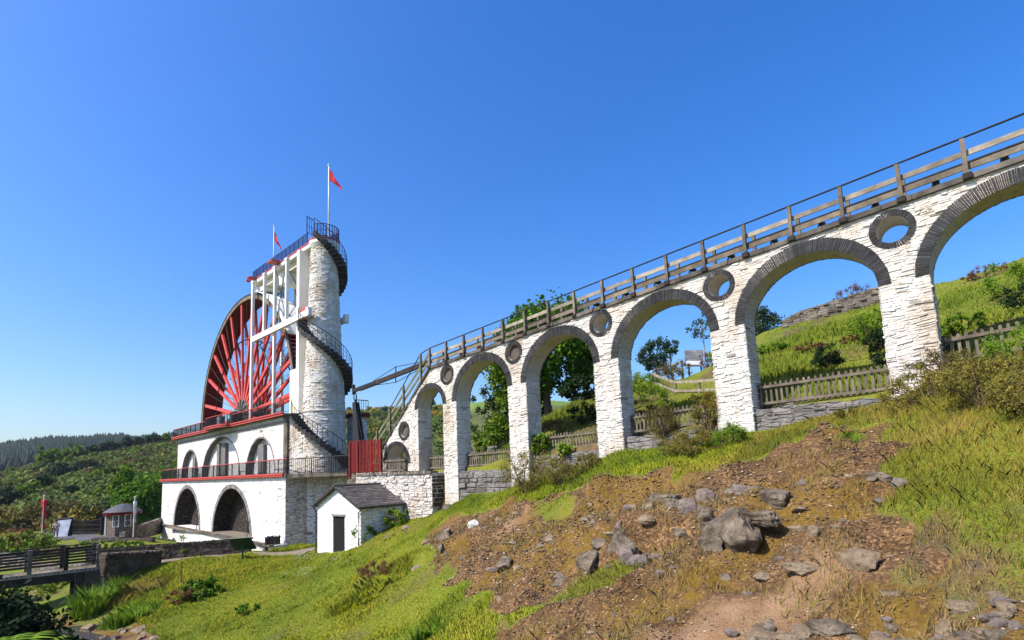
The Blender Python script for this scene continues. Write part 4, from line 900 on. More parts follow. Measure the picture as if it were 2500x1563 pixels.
bay = [(-54.75, 16.62)] + [(-52.0 - 2.75 * math.cos(PI * i / 14), 16.62 - .78 * max(0., math.sin(PI * i / 14)) ** .55) for i in range(15)] + [(-49.25, 16.62)]
mb = MB(); mb.plate([(XLU - .3, 16.62)] + bay + [(XRU + .25, 16.62), (XRU + .25, 17.9), (XLU - .3, 17.9)], [], lambda u, v, d: (u, v, d), 4.5, 4.62, .5)
mb.box(XLU - .3, XRU + .25, 20.3, 21.2, 4.5, 4.62, .5); mb.box(XRU - 1.2, XRU + .25, 17.9, 20.3, 4.5, 4.62, .5); mb.build('upper_deck', 'coping', wh)
mb = MB(); eb = [(XLU - .35, 16.58)] + [(x, y - .05) for x, y in bay] + [(XRU + .3, 16.58)]
for z, h, k in ((4.68, .10, 0), (4.52, .08, .05)):
    for (x0, y0), (x1, y1) in zip(eb, eb[1:]): mb.bar((x0 - .01, y0 + k, z), (x1 + .01, y1 + k, z), .12, h, .6)
mb.build('upper_edge', 'red_rail', wh)
railing([(XLU - .2, 20.9, 4.64), (XLU - .2, 16.7, 4.64)], .95, 'iron', wh, .2)
railing([(XLU - .2, 16.68, 4.66)] + [(x, y + .07, 4.66) for x, y in bay[1:-1]] + [(XRU + .2, 16.68, 4.66)], .88, 'red_rail', wh, .165)
railing([(XRU + .2, 20.9, 4.64), (XLU, 20.9, 4.64)], .95, 'iron', wh, .3)
for y in (17.45, 20.45):
    mb = MB(); mb.box(-51.9, -50.2, y - .3, y + .3, 4.62, 5.35, .5); mb.box(-51.5, -50.5, y - .2, y + .2, 5.35, 5.95, .4); mb.build('bearing', 'iron', wh)
mb = MB(); mb.box(-53.9, -52.9, 16.9, 17.3, 4.62, 5.75, .5); mb.build('inspection_box', 'board_grey', wh)

# ------------------------------------------------------------------ the wheel
WX, WY, WZ, WR = -51.0, 18.95, 5.69, 11.05
wl = thing('waterwheel', (WX, WY, WZ), 'giant red spoked water wheel rising above the white wheel house', 'water wheel')
def ringmesh(mb, r0, r1, y0, y1, n=120, t=.5, a0=0., a1=2 * PI, seg=False):
    full = abs(a1 - a0) > 2 * PI - 1e-4
    for i in range(n):
        a, b = a0 + (a1 - a0) * i / n, a0 + (a1 - a0) * (i + 1) / n; p = []
        for y in (y0, y1):
            for r, an in ((r0, a), (r0, b), (r1, b), (r1, a)): p.append((WX + r * math.cos(an), y, WZ + r * math.sin(an)))
        mb.add(p, [(0, 1, 2, 3), (7, 6, 5, 4), (0, 4, 5, 1), (3, 2, 6, 7)] + ([] if full else [(0, 3, 7, 4), (1, 5, 6, 2)]), rng.uniform(.35, .65) if seg else t)
for y0, y1 in ((WY - .92, WY - .80), (WY + .80, WY + .92)):
    mb = MB(); ringmesh(mb, 10.66, WR, y0, y1, 48, seg=True); mb.build('rim', 'rim_wood', wl)
    mb = MB(); ringmesh(mb, 10.98, WR + .05, y0 - .02, y1 + .02, 96); mb.build('rim_band', 'iron', wl)
mb = MB(); ringmesh(mb, 10.58, 10.64, WY - .80, WY + .80, 144, seg=True); mb.build('drum', 'dark_red', wl)
mb = MB()
for k in range(168):
    a = 2 * PI * k / 168; b = a + .040; p0 = (WX + 10.58 * math.cos(b), WZ + 10.58 * math.sin(b)); p1 = (WX + 11.04 * math.cos(a), WZ + 11.04 * math.sin(a)); nx_, nz_ = math.cos(a) * .02, math.sin(a) * .02
    mb.hexa([(p0[0], WY - .8, p0[1]), (p1[0], WY - .8, p1[1]), (p1[0], WY + .8, p1[1]), (p0[0], WY + .8, p0[1]), (p0[0] - math.sin(b) * .04, WY - .8, p0[1] + math.cos(b) * .04), (p1[0] - math.sin(a) * .12, WY - .8, p1[1] + math.cos(a) * .12), (p1[0] - math.sin(a) * .12, WY + .8, p1[1] + math.cos(a) * .12), (p0[0] - math.sin(b) * .04, WY + .8, p0[1] + math.cos(b) * .04)], rng.random())
tag(mb.build('bucket', 'red_paint', wl), kind='stuff')
sp_me = None
for sidey in (-1, 1):
    for k in range(24):
        mb = MB(); yy = WY + sidey * .86
        if sp_me is None:
            mb.bar((WX + 1.0, WY, WZ), (WX + 10.66, WY, WZ), .17, .30, .5); s_ = mb.build('spoke', 'red_paint', wl); sp_me = s_.data
        else:
            s_ = bpy.data.objects.new('spoke', sp_me); C.objects.link(s_); s_.parent = wl
        s_.location = (0, sidey * .74, 0); s_.rotation_euler = (0, -math.radians(4 + 15 * k + (3.5 if sidey > 0 else 0)), 0)
for sidey in (-1, 1):
    y = WY + sidey * .82
    mb = MB(); mb.lathe(0, 0, [(0, -.2), (1.5, -.2), (1.5, .05), (1.32, .12), (.6, .16), (.6, .42), (0, .42)], 32)
    hb = MB(); hb.v = [(WX + vx, y + sidey * vz, WZ + vy) for vx, vy, vz in mb.v]; hb.f = mb.f; hb.t = mb.t
    hub = hb.build('hub', 'hub_wood', wl)
    mb = MB()
    for k in range(12):
        a = 2 * PI * k / 12; mb.bar((WX + .62 * math.cos(a), y + sidey * .16, WZ + .62 * math.sin(a)), (WX + 1.45 * math.cos(a), y + sidey * .14, WZ + 1.45 * math.sin(a)), .07, .07, .5)
    mb.build('hub_rib', 'iron', hub)
    mb = MB(); pts = [(WX + 6.95 * math.cos(2 * PI * i / 48 ), y + sidey * .04, WZ + 6.95 * math.sin(2 * PI * i / 48)) for i in range(49)]; mb.tube(pts, .055, 5); mb.build('tie_ring', 'iron', wl)
    mb = MB()
    for k in range(24):
        a = math.radians(11.5 + 15 * k); b = math.radians(4 + 15 * k); e = math.radians(19 + 15 * k)
        P_ = lambda r, an, yy=y: (WX + r * math.cos(an), yy, WZ + r * math.sin(an))
        mb.tube([P_(10.5, a), P_(6.95, a), P_(1.3, a, WY + sidey * .3)], .018, 4); mb.tube([P_(6.95, a), P_(6.95, b, WY - sidey * .6)], .014, 4); mb.tube([P_(7.4, a), P_(6.95, e)], .016, 4)
    mb.build('tie_rod', 'iron', wl)
mb = MB(); mb.tube([(WX, WY - 1.75, WZ), (WX, WY + 1.75, WZ)], .27, 20); mb.build('axle', 'iron', wl)

# ------------------------------------------------------------------ tower
TX, TY = -37.2, 19.0; CD = math.atan2(-TY, -TX)                       # CD: bearing from the tower towards the viewpoint
tw = thing('water_tower', (TX, TY, 0), 'tall tapering white stone tower wrapped in a black spiral stair', 'tower')
TR = lambda z: float(np.interp(z, [-7, 0, 4.6, 8, 12, 17.2], [1.66, 1.58, 1.52, 1.34, 1.15, .96]))
prof = [(TR(z), z) for z in np.linspace(-.05, 17.2, 40)]
mb = MB(); mb.lathe(TX, TY, [(0, -.05)] + [(r - .01, z) for r, z in prof] + [(0, 17.2)], 56, .7); mb.build('core', 'white_joint', tw, True)
mb = MB()
def tmap(u, v, d):
    r = TR(v) + d; return (TX + r * math.cos(u), TY + r * math.sin(u), v)
v = .16
while v < 17.1:
    h = rng.uniform(.06, .12)
    rubble(mb, [[(0, v), (2 * PI, v), (2 * PI, v + h), (0, v + h)]], tmap, (h, h), (.14 if v > 4.6 else .16, .42), (.0, .05), .006, .0, (v, v + h * .5)); v += h
mb.build('masonry', 'white_masonry', tw)
mb = MB(); mb.lathe(TX, TY, [(TR(4.6), 4.55), (TR(4.6) + .07, 4.58), (TR(4.6) + .07, 4.64), (TR(4.6), 4.68)], 48); mb.build('band', 'white_joint', tw)
mb = MB(); mb.lathe(TX, TY, [(0, 17.2), (1.0, 17.2), (1.12, 17.45), (1.12, 17.75), (1.06, 17.9), (0, 17.9)], 40, .5); mb.build('cap', 'white_paint', tw)
mb = MB(); mb.lathe(TX, TY, [(1.13, 17.72), (1.16, 17.74), (1.16, 17.84), (1.13, 17.86)], 40); mb.build('cap_edge', 'red_rail', tw)
def stair(phi0, phi1, z0, z1, name, mat, width, thick, nst, rail_h=.95, rr=None, step_bal=1, soffit=None):
    """winding flight; phi measured from the bearing of the viewpoint, positive to its right"""
    mb = MB(); outer_pts = []
    for i in range(nst):
        a0 = phi0 + (phi1 - phi0) * i / nst; a1 = phi0 + (phi1 - phi0) * (i + 1) / nst; z = z0 + (z1 - z0) * (i + 1) / nst
        ri = TR(z) - .04; ro = TR(z) + width; ex = .12 * (a1 - a0); p = []
        for zz in (z - thick, z):
            for r, a in ((ri, a0 - ex), (ro, a0 - ex), (ro, a1), (ri, a1)):
                an = CD + math.radians(a); p.append((TX + r * math.cos(an), TY + r * math.sin(an), zz))
        mb.hexa(p, rng.random()); am = CD + math.radians((a0 + a1) / 2); outer_pts.append(Vector((TX + (ro - .04) * math.cos(am), TY + (ro - .04) * math.sin(am), z)))
    ob = mb.build(name, mat, tw)
    mb = MB()
    for p in outer_pts[::step_bal]: mb.box(p.x - .013, p.x + .013, p.y - .013, p.y + .013, p.z, p.z + rail_h, .5)
    for k in ((.48, .014), (rail_h, .026)) if rr is None else rr: mb.tube([p + Vector((0, 0, k[0])) for p in outer_pts], k[1], 5)
    mb.build('stair_railing', 'iron', ob)
stair(200, -390, 4.75, 18.05, 'spiral_stair', 'black_stone', .70, .36, 62, 1.0, ((.35, .012), (.68, .012), (1.0, .026)))
stair(62, -92, .55, 4.55, 'lower_stair', 'black_stone', .78, .34, 18, 1.0, ((1.0, .026),))
# tower head: railing round the platform
pts = [(TX + 1.08 * math.cos(CD + math.radians(a)), TY + 1.08 * math.sin(CD + math.radians(a)), 17.9) for a in range(-40, 190, 12)]
railing(pts, .98, 'iron_blue', tw, .16, .03, .012, 'head_railing', .5, 'iron_blue')
a_ = CD + math.radians(-55); railing([(TX + 1.5 * math.cos(a_), TY + 1.5 * math.sin(a_), 18.1), (TX + .9 * math.cos(a_), TY + .9 * math.sin(a_), 18.0)], 1.3, 'iron_blue', tw, .2, .03, .014, 'head_railing', .6, 'iron_blue')

# ------------------------------------------------------------------ timber frame carrying the launder from tower to wheel
fr = thing('launder_frame', (-43, 18.9, 4.62), 'white timber frame carrying the railed water launder from tower to wheel', 'timber frame')
for y in (17.66, 20.25):
    for x, z0, z1, w_ in ((-47.6, 4.62, 17.3, .26), (-45.05, 12.0, 17.3, .22), (-42.95, 4.62, 17.3, .25), (-40.7, 12.0, 17.3, .22)):
        mb = MB(); mb.box(x - w_ / 2, x + w_ / 2, y - .11, y + .11, z0, z1, .6); mb.box(x - w_ / 2 - .1, x + w_ / 2 + .1, y - .14, y + .14, z1 - .16, z1, .6); mb.build('post', 'white_paint', fr)
    mb = MB(); yb = y - .2 if y < 19 else y + .2; mb.box(-46.95, -36.3, yb - .12, yb + .12, 11.6, 12.05, .6); mb.box(-36.7, -36.35, yb - .16, yb + .16, 11.55, 12.2, .7); mb.build('cross_beam', 'white_paint', fr)
mb = MB(); mb.box(-38.88, -38.45, 17.62, 18.6, 4.62, 17.3, .6); mb.build('downpipe_box', 'white_paint', fr)
mb = MB(); mb.box(-39.9, -38.9, 17.6, 18.0, 4.62, 8.05, .6); mb.build('sluice_box', 'cream_paint', fr)
mb = MB(); mb.plate([(-38.45 + 1.35 * 0, 11.6)] + [(-37.75 - .72 * math.cos(PI * i / 12), 11.75 + .78 * math.sin(PI * i / 12)) for i in range(13)], [half(-38.15, -37.35, 11.55, 12.1, 10)], lambda u, v, d: (u, 17.6 - d, v), .0, -.12, .5); mb.build('red_arch_plate', 'red_paint', fr)
mb = MB(); mb.box(-48.75, -37.3, 18.0, 20.0, 17.3, 17.42, .6); mb.box(-48.75, -37.3, 17.96, 18.06, 17.28, 17.62, .65); mb.box(-48.75, -37.3, 19.94, 20.04, 17.28, 17.62, .6); mb.build('walkway', 'white_paint', fr)
mb = MB(); mb.box(-48.75, -37.4, 18.35, 19.65, 16.75, 17.28, .55); mb.build('launder_trough', 'cream_paint', fr)
mb = MB(); mb.box(-48.85, -37.3, 17.9, 17.96, 17.60, 17.68, .6); mb.box(-49.0, -48.7, 17.5, 20.2, 17.62, 17.72, .5); mb.box(-43.6, -42.6, 17.2, 17.96, 17.62, 17.72, .5); mb.box(-48.3, -47.6, 17.3, 17.96, 17.62, 17.72, .5); mb.build('red_edge', 'red_rail', fr)
railing([(-48.7, 20.0, 17.62), (-48.7, 18.02, 17.62), (-37.9, 18.02, 17.62)], .95, 'iron_blue', fr, .085, .022, .0085, 'walkway_railing', None, 'iron_blue')
railing([(-37.9, 20.0, 17.62), (-48.7, 20.0, 17.62)], .95, 'iron_blue', fr, .16, .022, .010, 'walkway_railing', None, 'iron_blue')
mb = MB(); ringmesh(mb, 11.22, 11.30, WY - .95, WY + .95, 22, .6, math.radians(30), math.radians(79))
for a in (31, 42, 53, 64, 75): ringmesh(mb, 11.26, 11.42, WY - .97, WY - .80, 1, .7, math.radians(a), math.radians(a + 1.2))
ringmesh(mb, 11.1, 11.45, WY - 1.0, WY - .94, 22, .7, math.radians(33), math.radians(60)); mb.build('spill_shroud', 'white_paint', fr)
mb = MB(); mb.box(-48.2, -46.6, 18.1, 19.8, 16.4, 16.72, .6); mb.box(-49.0, -48.2, 18.3, 19.6, 16.2, 16.9, .7); mb.build('spill_box', 'white_paint', fr)
mb = MB(); mb.box(-43.5, -42.0, 18.2, 19.8, 15.9, 16.74, .6); mb.build('spill_box', 'white_paint', fr)
for a, b in (((-42.8, 17.66, 16.9), (-40.8, 17.66, 12.3)), ((-40.8, 17.66, 16.9), (-42.8, 17.66, 12.3)), ((-40.6, 20.2, 16.9), (-39.0, 20.2, 12.3)), ((-39.1, 20.2, 16.9), (-40.5, 20.2, 12.3)), ((-47.4, 20.2, 16.8), (-45.1, 20.2, 12.3)), ((-45.1, 20.2, 16.8), (-42.9, 20.2, 12.3)), ((-40.7, 17.7, 16.5), (-40.7, 20.2, 12.4)), ((-40.7, 20.2, 16.5), (-40.7, 17.7, 12.4))):
    mb = MB(); mb.tube([a, b], .03, 5); mb.build('brace', 'iron', fr)

def flag_mesh(p, w_, h_, droop, mat, parent, seed):
    r = random.Random(seed); n, m_ = 14, 8; vs = []; fs = []
    for i in range(n + 1):
        for j in range(m_ + 1):
            u, v = i / n, j / m_; x = w_ * (u * (.55 + .1 * v)); z = -h_ * v * (1 - .72 * u) - droop * u ** 1.15
            vs.append((p[0] + .72 * x, p[1] + .68 * x + .10 * math.sin(u * 9 + v * 2.5) * u, p[2] + z))
    for i in range(n):
        for j in range(m_): fs.append((i * (m_ + 1) + j, (i + 1) * (m_ + 1) + j, (i + 1) * (m_ + 1) + j + 1, i * (m_ + 1) + j + 1))
    mb = MB(); mb.add(vs, fs); o = mb.build('flag', mat, parent, True); s = o.modifiers.new('cloth', 'SOLIDIFY'); s.thickness = .008; return o
def flagpole(x, y, z0, z1, r, label, flagpars, group=None, mat='pole_white'):
    t = thing('flagpole', (x, y, z0), label, 'flagpole', group)
    mb = MB(); mb.tube([(x, y, z0), (x, y, z0 + (z1 - z0) * .5), (x, y, z1)], [r, r * .85, r * .6], 8); mb.build('pole', mat, t, True)
    mb = MB(); mb.lathe(x, y, [(0, z1 - .02), (r * 1.3, z1 + .05), (r * 1.3, z1 + .12), (0, z1 + .18)], 8); mb.build('finial', mat, t, True)
    if flagpars: flag_mesh((x + r * .6, y + r * .5, z1 - flagpars[0]), *flagpars[1:4], flagpars[4], t, flagpars[5])
    return t
flagpole(-37.05, 19.3, 17.9, 24.2, .075, 'tall white flagpole with red flag on top of the stone tower', (.25, 1.75, 1.0, 1.75, 'flag_red', 1))
flagpole(-47.1, 19.2, 17.62, 22.7, .06, 'shorter white flagpole with drooping red flag, at the far end of the launder walkway', (.4, 1.05, .95, 1.75, 'flag_red', 2))

# ------------------------------------------------------------------ small house
hs_ = thing('small_house', (-27.6, 16.2, -4.2), 'small white gabled store house with slate roof and dark doorway', 'house')
HX0, HX1, HY0, HY1 = -29.95, -25.2, 14.9, 17.55; zE, zA = -1.66, -.72
hx = (HX0 + HX1) / 2 - .02
mb = MB(); mb.plate([(HX0, -5.2), (HX1, -5.2), (HX1, zE), (hx, zA), (HX0, zE)], [[(-28.12, -5.0), (-26.84, -5.0), (-26.84, -2.28), (-28.12, -2.28)]], lambda u, v, d: (u, HY0 - d, v), 0, -.35, .7)
mb.box(HX0, HX0 + .35, HY0 + .35, HY1, -5.2, zE, .6); mb.box(HX1 - .35, HX1, HY0 + .35, HY1, -5.2, zE, .6); mb.plate([(HX0 + .35, -5.2), (HX1 - .35, -5.2), (HX1 - .35, zE), (hx, zA - .05), (HX0 + .35, zE)], [], lambda u, v, d: (u, HY1 + d, v), 0, -.3, .6); mb.build('wall', 'white_plain', hs_)
mb = MB(); f = lambda u, v, d: (HX1 + d, u, v); rubble(mb, [[(HY0 + .02, -5), (HY1, -5), (HY1, zE - .02), (HY0 + .02, zE - .02)]], f, (.10, .2), (.2, .5), (.0, .04), .01, .0); mb.build('side_facing', 'white_rough', hs_)
rf = None
for s in (-1, 1):
    mb = MB(); xe = HX0 - .22 if s < 0 else HX1 + .22; ze = zE - .10; dx = xe - hx; L = math.hypot(dx, zA + .06 - ze); rows = 13
    for i in range(rows):
        t0, t1 = i / rows, (i + 1.25) / rows; y = HY0 - .24
        while y < HY1 + .05:
            wd = rng.uniform(.24, .36); y1 = min(HY1 + .08, y + wd - .012); o = rng.uniform(0, .012)
            xa, za = hx + dx * min(1, t1), zA + .08 + (ze - zA - .06) * min(1, t1) + .028 + o; xb, zb = hx + dx * t0, zA + .08 + (ze - zA - .06) * t0 + .004 + o
            mb.hexa([(xa, y, za - .02), (xa, y1, za - .02), (xb, y1, zb - .02), (xb, y, zb - .02), (xa, y, za), (xa, y1, za), (xb, y1, zb), (xb, y, zb)], rng.random()); y += wd
    rf = mb.build('roof_slope', 'roof_slate', hs_)
    mb = MB(); mb.bar((xe, HY0 - .2, ze - .03), (hx, HY0 - .2, zA + .04), .07, .12, .3); mb.build('verge_board', 'timber_dark', hs_)
    mb = MB(); mb.tube([(xe + .05 * s, HY0 - .25, ze - .02), (xe + .05 * s, HY1, ze - .04)], .05, 6); gt_ = mb.build('gutter', 'iron', hs_)
    xw = HX0 - .03 if s < 0 else HX1 - .12; mb = MB(); mb.tube([(xe + .05 * s, HY0 - .1, ze - .04), (xw, HY0 - .07, ze - .3), (xw, HY0 - .07, -4.6 if s < 0 else -3.7)], .035, 6); mb.build('downpipe', 'iron', gt_)
mb = MB(); mb.box(hx - .1, hx + .1, HY0 - .26, HY1 + .08, zA + .07, zA + .14, .5); mb.build('ridge', 'roof_slate', hs_)
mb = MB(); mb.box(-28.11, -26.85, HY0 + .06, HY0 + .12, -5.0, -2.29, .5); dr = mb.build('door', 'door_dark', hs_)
mb = MB(); mb.box(-28.2, -26.76, HY0 - .05, HY0 + .06, -2.28, -2.17, .5); mb.build('lintel', 'board_grey', hs_)
# ------------------------------------------------------------------ dry stone walls by the path, footbridge
def dry_wall(pts, h, thick, label, name='dry_stone_wall', mat='drystone', cap=True, stone=(.12, .22), length=(.2, .5)):
    """free-standing rubble wall along a plan line; pts = (x, y, zbase, ztop)"""
    t = thing(name, (pts[0][0], pts[0][1], pts[0][2]), label, 'wall')
    core, fac, cp = MB(), MB(), MB()
    for (x0, y0, b0, t0), (x1, y1, b1, t1) in zip(pts, pts[1:]):
        d = Vector((x1 - x0, y1 - y0, 0)); L = d.length; d.normalize(); n = Vector((d.y, -d.x, 0))
        o = [(0, b0 - .6), (L, b1 - .6), (L, t1), (0, t0)]
        core.plate(o, [], lambda u, v, k: tuple(Vector((x0, y0, v)) + d * u + n * k), thick / 2 - .04, -thick / 2 + .04, .4)
        for sg in (1, -1): rubble(fac, [o], lambda u, v, k, sg=sg: tuple(Vector((x0, y0, v)) + d * u + n * sg * (thick / 2 - .05 + k)), stone, length, (.0, .09), .0)
        for e, s in ((0, -1), (L, 1)): rubble(fac, [[(-thick / 2, b0 - .4), (thick / 2, b0 - .4), (thick / 2, t0), (-thick / 2, t0)]], lambda u, v, k, e=e, s=s: tuple(Vector((x0, y0, v)) + d * (e + s * k) + n * u), stone, length, (.0, .05), .0)
        if cap:
            u = 0
            while u < L:
                w_ = rng.uniform(.05, .11); tz = t0 + (t1 - t0) * u / L; hh = rng.uniform(.07, .16); p = Vector((x0, y0, tz - .03)) + d * u; q = n * (thick / 2 + rng.uniform(-.02, .05)); k = d * w_ * .9; tl = d * rng.uniform(-.05, .07)
                cp.hexa([p - q, p - q + k, p + q + k, p + q, p - q + tl + Vector((0, 0, hh * .9)), p - q + k + tl + Vector((0, 0, hh)), p + q + k + tl + Vector((0, 0, hh)), p + q + tl + Vector((0, 0, hh * .9))], rng.random()); u += w_
    core.build('core', mat, t); fac.build('facing', mat, t)
    if cap: cp.build('cope_stone', mat, t)
    return t
dry_wall([(-45.5, 6.7, -5.1, -4.35), (-42.2, 10.4, -5.05, -4.25), (-39.3, 14.7, -5.0, -4.2)], 1, .45, 'long dark dry stone wall with upright cope stones, beside the path below the wheel house')
dry_wall([(-38.5, 15.35, -5.0, -4.15), (-38.15, 16.25, -5.0, -4.15)], 1, .5, 'short dark wall stub with upright cope stones at the wheel house corner')
dry_wall([(-37.9, 6.2, -6.6, -3.95), (-39.4, 9.25, -5.6, -4.35)], 1, .6, 'dark dry stone abutment wall between the footbridge and the path', cap=True)
fb = thing('footbridge', (-38.7, 2.5, -4.7), 'brown timber footbridge with post and rail sides over the stream', 'bridge')
bx = lambda y: -38.25 - .30 * (6.1 - y) / 1.0 * .55
ys_ = [6.1, 4.72, 3.25, 1.8, .35, -1.1, -2.6]
for off, nm in ((0, 'near'), (-1.5, 'far')):
    for i, y in enumerate(ys_):
        x = bx(y) + off; mb = MB(); mb.box(x - .09, x + .09, y - .09, y + .09, -4.95 if off == 0 else -4.6, -3.36, rng.random()); mb.build('post', 'timber_dark' if i % 2 else 'timber', fb)
    for z, w_, h_ in ((-3.42, .07, .05), (-3.62, .05, .11), (-3.92, .05, .11), (-4.24, .05, .11)):
        mb = MB(); mb.bar((bx(6.2) + off, 6.2, z), (bx(-2.8) + off, -2.8, z), w_, h_, .5); mb.build('rail', 'timber_dark', fb)
mb = MB(); y = 6.4
while y > -3: mb.box(bx(y) - 1.6, bx(y) + .1, y - .17, y, -4.70, -4.62, rng.random()); y -= .185
mb.build('deck', 'timber', fb)
mb = MB(); mb.bar((bx(6.3) + .08, 6.3, -4.68), (bx(-3) + .08, -3, -4.68), .06, .16, .8); mb.build('edge_board', 'timber_pale', fb)
mb = MB()
for off in (-.05, -1.4): mb.bar((bx(6.3) + off, 6.3, -4.97), (bx(-3) + off, -3, -4.97), .22, .42, .2)
mb.build('beam', 'timber_dark', fb)
mb = MB(); mb.box(-40.2, -38.0, 5.5, 6.4, -7.4, -4.75, .4); mb.build('abutment', 'drystone', fb); mb = MB(); mb.box(-38.35, -38.05, 5.1, 5.45, -7.2, -4.75, .2); mb.box(-39.8, -39.5, 5.1, 5.45, -7.2, -4.75, .2); mb.build('pile', 'timber_dark', fb)
dry_wall([(-62.8, 3.4, -6.8, -5.35), (-52, 4.6, -6.9, -5.5), (-45.5, 6.6, -6.9, -5.2)], 1, .6, 'pale rubble river wall seen behind the footbridge', mat='drystone_light', cap=False)

ib = thing('info_lectern', (-35.4, 12.8, -4.95), 'green information lectern standing on the grass by the path', 'information board')
P0 = Vector((-35.35, 12.75, -5.1))
mb = MB(); mb.tube([P0, P0 + Vector((0, 0, .95))], .055, 8); mb.bar(P0 + Vector((-.1, -.25, .8)), P0 + Vector((.12, .25, 1.15)), .08, .05); mb.build('post', 'board_green', ib)
pd, pu = Vector((.50, .46, .02)), Vector((.27, -.30, .40)); c0 = P0 + Vector((0, 0, 1.1)); nrm = pd.cross(pu).normalized() * .03
mb = MB(); mb.hexa([c0 - pd - pu - nrm, c0 + pd - pu - nrm, c0 + pd + pu - nrm, c0 - pd + pu - nrm, c0 - pd - pu + nrm, c0 + pd - pu + nrm, c0 + pd + pu + nrm, c0 - pd + pu + nrm]); mb.build('panel', 'board_green', ib)
k = .93; n2 = nrm * 1.12; sg = 1 if nrm.z > 0 else -1
mb = MB(); mb.add([c0 - pd * k - pu * k + n2 * sg, c0 + pd * k - pu * k + n2 * sg, c0 + pd * k + pu * k + n2 * sg, c0 - pd * k + pu * k + n2 * sg], [(0, 1, 2, 3)]); mb.build('display', 'board_face', ib)

# ------------------------------------------------------------------ ticket kiosk and its yard
ks = thing('kiosk', (-66.3, 12.6, -5.0), 'small round brown stone kiosk with conical grey roof and white windows', 'kiosk')
kx, ky, kz = -65.2, 12.15, -5.05
mb = MB(); nn = 8; mb.lathe(kx, ky, [(1.30, kz - .4), (1.30, kz + 2.25)], nn, .5, math.radians(10), math.radians(370)); mb.build('wall', 'kiosk_stone', ks)
mb = MB(); mb.lathe(kx, ky, [(1.62, kz + 2.26), (1.3, kz + 2.5), (.7, kz + 2.85), (.2, kz + 3.02), (0, kz + 3.04)], 24); roof = mb.build('roof', 'lead_roof', ks)
mb = MB(); mb.lathe(kx, ky, [(.0, kz + 3.0), (.1, kz + 3.04), (.08, kz + 3.16), (0, kz + 3.2)], 8); mb.build('finial', 'dark_red', roof)
mb = MB(); mb.lathe(kx, ky, [(1.33, kz + 2.0), (1.56, kz + 2.0), (1.64, kz + 2.24), (1.3, kz + 2.26)], 24); mb.build('fascia', 'dark_red', ks)
for a in (-35, 10):
    an = math.radians(a); d = Vector((math.cos(an), math.sin(an), 0)); s = Vector((-d.y, d.x, 0)); p = Vector((kx, ky, kz)) + d * 1.215
    mb = MB(); 
    for u0, u1, v0, v1, k in ((-.28, -.22, .85, 2.0, .06), (.22, .28, .85, 2.0, .06), (-.22, .22, 1.93, 2.0, .06), (-.22, .22, .85, .92, .06), (-.22, .22, 1.40, 1.46, .05), (-.03, .03, .92, 1.93, .04)):
        q = [p + s * u + d * (k_) + Vector((0, 0, v)) for k_ in (0, k) for u, v in ((u0, v0), (u1, v0), (u1, v1), (u0, v1))]; mb.hexa(q)
    wf = mb.build('window_frame', 'white_paint', ks); mb = MB(); mb.add([p + s * u + d * .02 + Vector((0, 0, v)) for u, v in ((-.22, .92), (.22, .92), (.22, 1.93), (-.22, 1.93))], [(0, 1, 2, 3)]); mb.build('pane', 'glass', wf)
mb = MB(); d = Vector((-.55, -.83, 0)); p = Vector((kx, ky, kz)) + d * 1.24; s = Vector((-d.y, d.x, 0)); mb.hexa([p + s * u + d * k_ + Vector((0, 0, v)) for k_ in (0, .12) for u, v in ((-.38, 0), (.38, 0), (.38, 2.0), (-.38, 2.0))]); mb.build('door', 'white_paint', ks)
gt = thing('iron_gate', (-69, 9.8, -5.05), 'wide dark iron gate with sagging top rail beside the kiosk', 'gate')
g0, g1 = Vector((-71.0, 8.9, -5.0)), Vector((-67.9, 11.0, -5.0)); mb = MB()
for i in range(29):
    t_ = i / 28; p = g0.lerp(g1, t_); hh = 1.62 - .28 * math.sin(PI * t_); mb.box(p.x - .03, p.x + .03, p.y - .03, p.y + .03, -5.0, -5.0 + hh, .5)
for z in (.12, .5, .95): mb.bar(g0 + Vector((0, 0, z)), g1 + Vector((0, 0, z)), .05, .12)
for i in range(12):
    a, b = i / 12, (i + 1) / 12; mb.bar(g0.lerp(g1, a) + Vector((0, 0, 1.6 - .28 * math.sin(PI * a))), g0.lerp(g1, b) + Vector((0, 0, 1.6 - .28 * math.sin(PI * b))), .06, .08)
mb.build('leaf', 'iron', gt)
for p in (g0, g1):
    mb = MB(); mb.box(p.x - .14, p.x + .14, p.y - .14, p.y + .14, -5.1, -3.25, .5); mb.build('gate_post', 'iron', gt)
mb = MB(); mb.box(-72.6, -71.2, 8.0, 8.8, -5.1, -3.35, .4); tag(mb.build('dark_shed', 'timber_dark'), 'low dark timber shed behind the tilted white board', 'shed')
wb = thing('white_board', (-70.2, 8.1, -5.05), 'blank white board leaning against the dark shed in the yard', 'board')
p = Vector((-70.4, 8.15, -5.05)); s = Vector((.42, .90, 0)).normalized() * .62; u = Vector((-.3, .15, 1.62)); th = Vector((-.05, .02, 0))
mb = MB(); mb.hexa([p - s, p + s * .75, p + s + u, p - s + u * .97, p - s + th, p + s * .75 + th, p + s + u + th, p - s + u * .97 + th]); mb.build('sheet', 'white_board', wb)
mb = MB(); mb.bar(p + th * 3, p + u * .8 + th * 8, .05, .05); mb.build('prop', 'timber_dark', wb)
